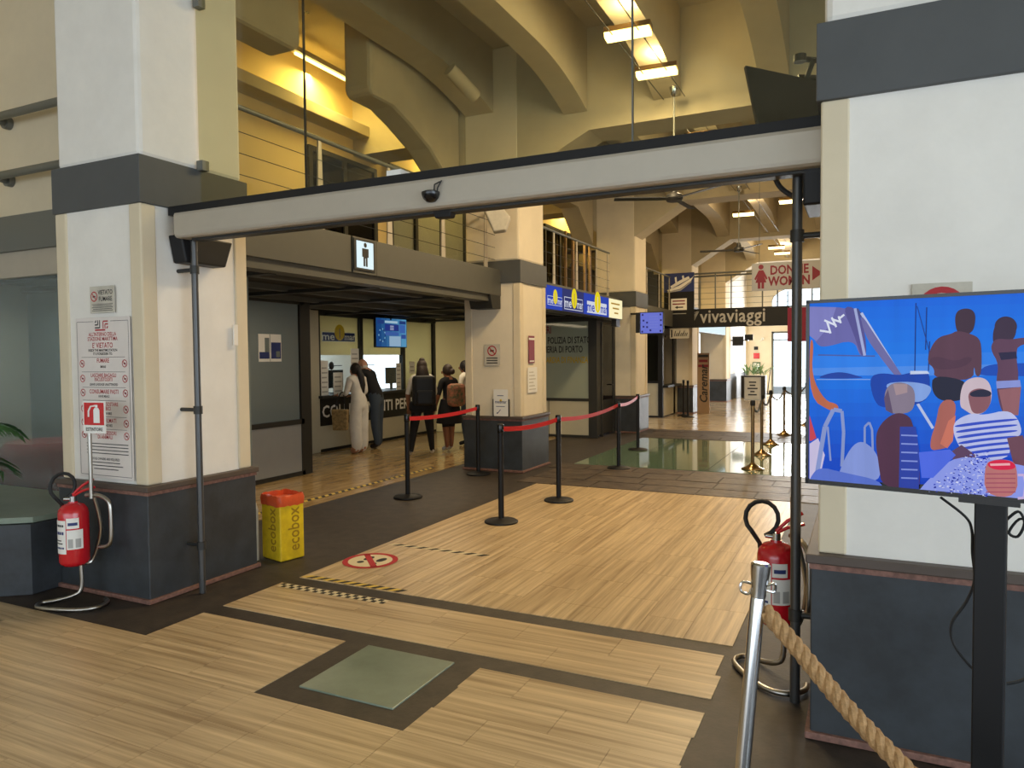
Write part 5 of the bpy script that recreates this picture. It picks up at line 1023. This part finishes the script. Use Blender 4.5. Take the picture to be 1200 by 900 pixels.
for k in range(36):
    a = random.uniform(0, 2*PI); l = random.uniform(0.3, 0.75); p = Vector((-3.75+random.uniform(-.35, .3), 29.5+random.uniform(-.1, .1), 0.85)); d = Vector((math.cos(a)*0.7, math.sin(a)*0.4, 0.8)); s_ = Vector((-d.y, d.x, 0)).normalized()*0.035
    b.add([p, p+d*l*0.5+s_, p+d*l+Z*-0.12*l, p+d*l*0.5-s_], [(0, 1, 2, 3)])
b.build('leaves', 'leaf_pale', t)
t = thing('wall_screen', 'dark screen hanging on the side wall near the far exit', 'screen', (-4.3, 28.4, 2.2)); MB().box(-4.45, 28.2, 2.0, -4.05, 28.24, 2.35).build('casing', 'black', t); MB().box(-4.05, 28.5, 2.2, -3.75, 28.54, 2.42).build('panel', 'black', t); MB().box(-4.5, 28.19, 2.18, -3.9, 28.56, 2.22).build('bracket', 'black', t)
tag(MB().cyl((-4.2, 29.5, 0.85), (-4.23, 29.5, 2.0), 0.015, 6).build('pole', 'black'), 'thin black pole rising from the planter by the far exit', 'pole')
t = thing('easel', 'slim black easel leaning by the far exit door', 'easel', (-3.45, 31.9, 0)); b = MB(); b.tube([(-3.62, 31.9, 0), (-3.50, 31.95, 1.1)], 0.02, 6); b.box(-3.80, 31.85, 0, -3.5, 31.95, 0.05); b.build('frame', 'black', t)
# outside the exit
og = struct(MB().box(-30, 33, -0.15, 30, 90, -0.02).build('ground_outside', 'polished_far'))
# ------------------------------------------------------------------ people
def person(name_label, loc, rz, J, Rr, bones, mats, extra=None):
    """J: joints (local, facing +Y), Rr: radii, bones: (a, b, material); one skinned continuous body"""
    t = thing('person', name_label, 'person', (loc[0], loc[1], 0), rz)
    names = list(J); idx = {n: i for i, n in enumerate(names)}
    me = bpy.data.meshes.new('body'); me.from_pydata([J[n] for n in names], [(idx[a], idx[c]) for a, c, _ in bones], [])
    o = bpy.data.objects.new('body', me); COL.objects.link(o)
    sk = o.modifiers.new('skin', 'SKIN'); sk.use_smooth_shade = True
    for i, n in enumerate(names):
        r_ = Rr[n]; me.skin_vertices[0].data[i].radius = r_ if isinstance(r_, tuple) else (r_, r_)
    me.skin_vertices[0].data[idx['pelvis']].use_root = True
    sd = o.modifiers.new('sub', 'SUBSURF'); sd.levels = 2; sd.render_levels = 2
    dg = bpy.context.evaluated_depsgraph_get(); m2 = bpy.data.meshes.new_from_object(o.evaluated_get(dg)); bpy.data.objects.remove(o)
    # head, ears, nose and five fingers per hand join the same mesh
    hb = MB(); hc = Vector(J['head']); fwd = Vector(J.get('face', (0, 1, 0))).normalized(); sd_ = fwd.cross(Z).normalized()
    hb.ell(hc, 0.074, 0.092, 0.115, 16); hb.ell(hc+fwd*0.09+Z*-0.015, 0.014, 0.02, 0.026, 8)
    for s_ in (-1, 1): hb.ell(hc+sd_*0.076*s_+Z*-0.01, 0.012, 0.02, 0.032, 8)
    for s_ in ('L', 'R'):
        if 'hand'+s_ in J:
            w0, h0 = Vector(J['wrist'+s_]), Vector(J['hand'+s_]); d = (h0-w0).normalized(); sv = d.cross(Z) if abs(d.z) < 0.95 else Vector((0, 1, 0)); sv.normalize()
            for k, l in enumerate((0.075, 0.085, 0.078, 0.06)):
                p = h0+sv*(k-1.5)*0.017; hb.tube([p-d*0.02, p+d*l*0.5, p+d*l-Z*0.015], [0.0085, 0.008, 0.006], 6)
            p = h0-d*0.035+sv*0.03; hb.tube([p, p+sv*0.03+d*0.02, p+sv*0.035+d*0.05], [0.010, 0.009, 0.007], 6)
    vs = [v.co.copy() for v in m2.vertices]; fs = [tuple(p.vertices) for p in m2.polygons]; mi = []
    segs = [(Vector(J[a]), Vector(J[c]), mats.index(mm)) for a, c, mm in bones]
    for p in m2.polygons:
        c_ = p.center; best = (1e9, 0)
        for a, e, k in segs:
            ab = e-a; q = max(0, min(1, (c_-a).dot(ab)/max(ab.length_squared, 1e-9))); dd_ = (c_-a-ab*q).length
            if dd_ < best[0]: best = (dd_, k)
        mi.append(best[1])
    B = MB(); B.v = [tuple(v) for v in vs]; B.f = [list(f) for f in fs]; B.m = mi; B.c = [None]*len(fs)
    B.add(hb.v, hb.f, mats.index([m_ for m_ in mats if m_.startswith('skin')][0]))
    B.build('body', mats, t, local=True, smooth=True); bpy.data.meshes.remove(m2); return t
def pose(h=1.0, lean=0.0, legs=((-0.09, 0.02), (0.09, -0.02)), arms=None, headturn=(0, 1, 0), headdrop=0.0):
    """standing figure, h scales a 1.62 m body, lean bends the back forward"""
    def P_(x, y, z_): return (x*h, y*h, z_*h)
    ly = lean
    J = {'pelvis': P_(0, 0, .90), 'waist': P_(0, .25*ly, 1.04), 'chest': P_(0, .7*ly, 1.22), 'shoulder': P_(0, ly, 1.35), 'neck': P_(0, ly*1.12+.005, 1.425), 'head': P_(0, ly*1.25+.03, 1.515-headdrop), 'face': headturn}
    for s_, sg, (fx, fy) in (('L', -1, legs[0]), ('R', 1, legs[1])):
        J['hip'+s_] = P_(sg*.085, 0, .86); J['knee'+s_] = P_((sg*.085+fx)/2+sg*.005, (fy)/2+.02, .47); J['ankle'+s_] = P_(fx, fy-.01, .085); J['toe'+s_] = P_(fx+sg*.015, fy+.13, .035)
        A = (arms or {}).get(s_, ((sg*.24, ly+.0, 1.08), (sg*.26, ly+.08, .86)))
        J['sh'+s_] = P_(sg*.165, ly, 1.335); J['elbow'+s_] = P_(*A[0]); J['wrist'+s_] = P_(*A[1]); e, w_ = Vector(J['elbow'+s_]), Vector(J['wrist'+s_]); J['hand'+s_] = tuple(w_+(w_-e).normalized()*0.08*h)
    return J
def radii(h, hips=.15, waist=.115, thigh=.078, calf=.055, ank=.038, arm=.045, fore=.035, shoe=.04, chest=.14):
    r = {'pelvis': (hips*h, hips*.72*h), 'waist': (waist*h, waist*.78*h), 'chest': (chest*h, chest*.72*h), 'shoulder': (.115*h, .085*h), 'neck': .048*h, 'head': .06*h, 'face': .01}
    for s_ in 'LR': r.update({'hip'+s_: thigh*1.1*h, 'knee'+s_: calf*1.15*h, 'ankle'+s_: ank*h, 'toe'+s_: (shoe*h, shoe*.7*h), 'sh'+s_: arm*1.25*h, 'elbow'+s_: arm*.9*h, 'wrist'+s_: fore*.75*h, 'hand'+s_: (.036*h, .018*h)})
    return r
def bones(torso, legs, shoes, sleeve, fore, skin):
    b = [('pelvis', 'waist', torso), ('waist', 'chest', torso), ('chest', 'shoulder', torso), ('shoulder', 'neck', skin), ('neck', 'head', skin)]
    for s_ in 'LR': b += [('pelvis', 'hip'+s_, legs), ('hip'+s_, 'knee'+s_, legs), ('knee'+s_, 'ankle'+s_, fore[1]), ('ankle'+s_, 'toe'+s_, shoes), ('shoulder', 'sh'+s_, torso), ('sh'+s_, 'elbow'+s_, sleeve), ('elbow'+s_, 'wrist'+s_, fore[0]), ('wrist'+s_, 'hand'+s_, skin)]
    return b
def cleanJ(J): return {k: v for k, v in J.items() if k != 'face'}
def make_person(label, loc, rz, J, r, bn_, mats):
    face = J.pop('face'); 
    Jc = dict(J); t = None
    class D(dict):
        def get(s, k, d=None): return face if k == 'face' else dict.get(s, k, d)
    return person(label, loc, rz, D(Jc), r, bn_, mats)
# facing -X (towards the counter) is a rotation of +90 degrees from +Y
hw = 0.965; J = pose(hw, 0.06, ((-0.08, 0.0), (0.08, 0.02)), {'L': ((-0.22, 0.10, 1.08), (-0.16, 0.34, 1.06)), 'R': ((0.23, 0.06, 1.08), (0.18, 0.30, 1.04))}, (0.3, 1, -0.3), 0.02)
hd = Vector(J['head']); w1_ = make_person('woman in a white trouser suit with long dark ponytail at the counter', (-7.95, 10.30), math.radians(82), J, radii(hw, .165, .13, .105, .105, .11, .055, .05, .045, .15), bones('cloth_white', 'cloth_white', 'skin', 'cloth_white', ('cloth_white', 'cloth_white'), 'skin'), ['cloth_white', 'skin'])
b = MB(); b.ell(hd+Vector((0, -0.022, 0.022)), 0.09, 0.10, 0.115, 16); b.ell(hd+Vector((0, -0.085, 0.02)), 0.06, 0.05, 0.06, 12); b.tube([hd+Vector((0, -0.09, 0.03)), hd+Vector((0.02, -0.13, -0.10)), hd+Vector((0.035, -0.14, -0.25)), hd+Vector((0.04, -0.125, -0.40)), hd+Vector((0.04, -0.12, -0.46))], [0.045, 0.06, 0.06, 0.045, 0.012], 10); b.build('hair', 'hair_dark', w1_, local=True, smooth=True)
b = MB(); b.box(-0.20, -0.02, 0.785, 0.20, 0.02, 0.80)
t = thing('straw_bag', 'patterned straw tote bag hanging beside the woman in white', 'bag', (-8.12, 9.99, 0.42), math.radians(20)); b = MB(); b.prism([(-0.125, 0.0), (0.125, 0.0), (0.145, 0.36), (-0.145, 0.36)], 1, -0.055, 0.055); b.build('body', 'straw', t, local=True, bevel=0.02)
b = MB(); b.tube(cr([(-0.09, 0, 0.34), (-0.06, 0.06, 0.53), (0.0, 0.12, 0.655), (0.06, 0.06, 0.53), (0.09, 0, 0.34)]), 0.010, 6); b.build('handle', 'cloth_black', t, local=True)
hm = 1.03; J = pose(hm, 0.20, ((-0.09, -0.03), (0.09, 0.02)), {'L': ((-0.25, 0.22, 1.10), (-0.10, 0.42, 1.05)), 'R': ((0.27, 0.16, 1.08), (0.14, 0.36, 1.02))}, (-0.5, 1, -0.4), 0.03)
hd = Vector(J['head']); m1_ = make_person('bald man in a black polo shirt leaning on the counter', (-8.02, 10.92), math.radians(100), J, radii(hm, .165, .15, .09, .075, .06, .058, .045, .045, .17), bones('cloth_black', 'cloth_navy', 'hair_dark', 'cloth_black', ('skin', 'cloth_navy'), 'skin'), ['cloth_black', 'cloth_navy', 'hair_dark', 'skin'])
b = MB(); b.ell(hd+Vector((0, -0.03, -0.03)), 0.078, 0.075, 0.05, 14); b.build('hair', 'paper_old', m1_, local=True, smooth=True)
hb_ = 0.985; J = pose(hb_, 0.0, ((-0.21, -0.03), (0.16, 0.03)), {'L': ((-0.25, 0.02, 1.06), (-0.23, 0.10, .84)), 'R': ((0.23, 0.05, 1.06), (0.14, 0.24, .98))}, (0.2, 1, 0), 0)
hd = Vector(J['head']); w2_ = make_person('woman with a large black backpack, black leggings and white shoes', (-6.74, 10.45), math.radians(40), J, radii(hb_, .165, .135, .098, .068, .045, .052, .042, .048, .15), bones('cloth_white', 'cloth_black', 'cloth_white', 'cloth_white', ('skin_dark', 'cloth_black'), 'skin_dark'), ['cloth_white', 'cloth_black', 'skin_dark'])
b = MB(); b.ell(hd+Vector((0, -0.02, 0.02)), 0.092, 0.105, 0.12, 16); b.ell(hd+Vector((0, -0.03, 0.125)), 0.05, 0.05, 0.04, 10); b.tube([hd+Vector((0, -0.04, 0.0)), hd+Vector((0, -0.09, -0.13)), hd+Vector((0, -0.11, -0.26))], [0.09, 0.115, 0.06], 12); b.build('hair', 'hair_brown', w2_, local=True, smooth=True)
b = MB(); b.box(-0.19, -0.34, 0.86, 0.19, -0.10, 1.36); b.build('backpack', 'backpack_black', w2_, local=True, bevel=0.06); b = MB(); b.box(-0.14, -0.39, 0.88, 0.14, -0.33, 1.12); b.build('backpack_pocket', 'backpack_black', w2_, local=True, bevel=0.03)
b = MB(); b.prism([(-0.22, -0.14), (0.22, -0.14), (0.22, 0.14), (-0.22, 0.14)], 2, 0.74, 0.92); b.build('tied_jumper', 'cloth_black', w2_, local=True, bevel=0.05)
hf = 0.93; J = pose(hf, 0.02, ((-0.07, 0.0), (0.07, 0.05)), None, (-0.8, 0.6, 0), 0)
hd = Vector(J['head']); w3_ = make_person('woman in a black skirt with a flowered backpack', (-6.60, 11.10), math.radians(70), J, radii(hf, .16, .125, .085, .06, .04, .05, .04, .045, .145), bones('cloth_black', 'cloth_black', 'cloth_white', 'cloth_black', ('skin_dark', 'skin_dark'), 'skin_dark'), ['cloth_black', 'cloth_white', 'skin_dark'])
b = MB(); b.ell(hd+Vector((0, -0.02, 0.025)), 0.09, 0.10, 0.11, 16); b.ell(hd+Vector((0.02, -0.11, 0.0)), 0.055, 0.055, 0.055, 12); b.build('hair', 'hair_brown', w3_, local=True, smooth=True)
b = MB(); b.lathe([(0.15, 0.92), (0.20, 0.72), (0.235, 0.50), (0.225, 0.50), (0.14, 0.90)], (0, 0, 0), 20); b.build('skirt', 'cloth_black', w3_, local=True, smooth=True)
b = MB(); b.box(-0.16, -0.30, 0.80, 0.16, -0.09, 1.20); b.build('backpack', 'floral', w3_, local=True, bevel=0.07)
hg = 0.97; J = pose(hg, 0.02, ((-0.08, 0.0), (0.08, 0.03)), None, (-0.4, 1, 0), 0)
hd = Vector(J['head']); w4_ = make_person('dark haired person in a white top half hidden by the queue column', (-6.72, 11.95), math.radians(90), J, radii(hg), bones('cloth_white', 'cloth_navy', 'cloth_black', 'cloth_white', ('skin_dark', 'cloth_navy'), 'skin_dark'), ['cloth_white', 'cloth_navy', 'cloth_black', 'skin_dark'])
b = MB(); b.ell(hd+Vector((0, -0.02, 0.02)), 0.09, 0.105, 0.115, 16); b.tube([hd+Vector((0, -0.05, 0.0)), hd+Vector((0, -0.09, -0.16))], [0.08, 0.06], 12); b.build('hair', 'hair_dark', w4_, local=True, smooth=True)
area('ticket_bay_fill', (-6.6, 11.0, 2.42), (-6.6, 11.0, 0), 0.5, 2.6, 40, WARM2); area('ticket_bay_fill', (-6.3, 6.6, 2.42), (-6.3, 6.6, 0), 0.5, 1.6, 14, WARM2)  # added fill lights that brighten the ticket bay, without fittings
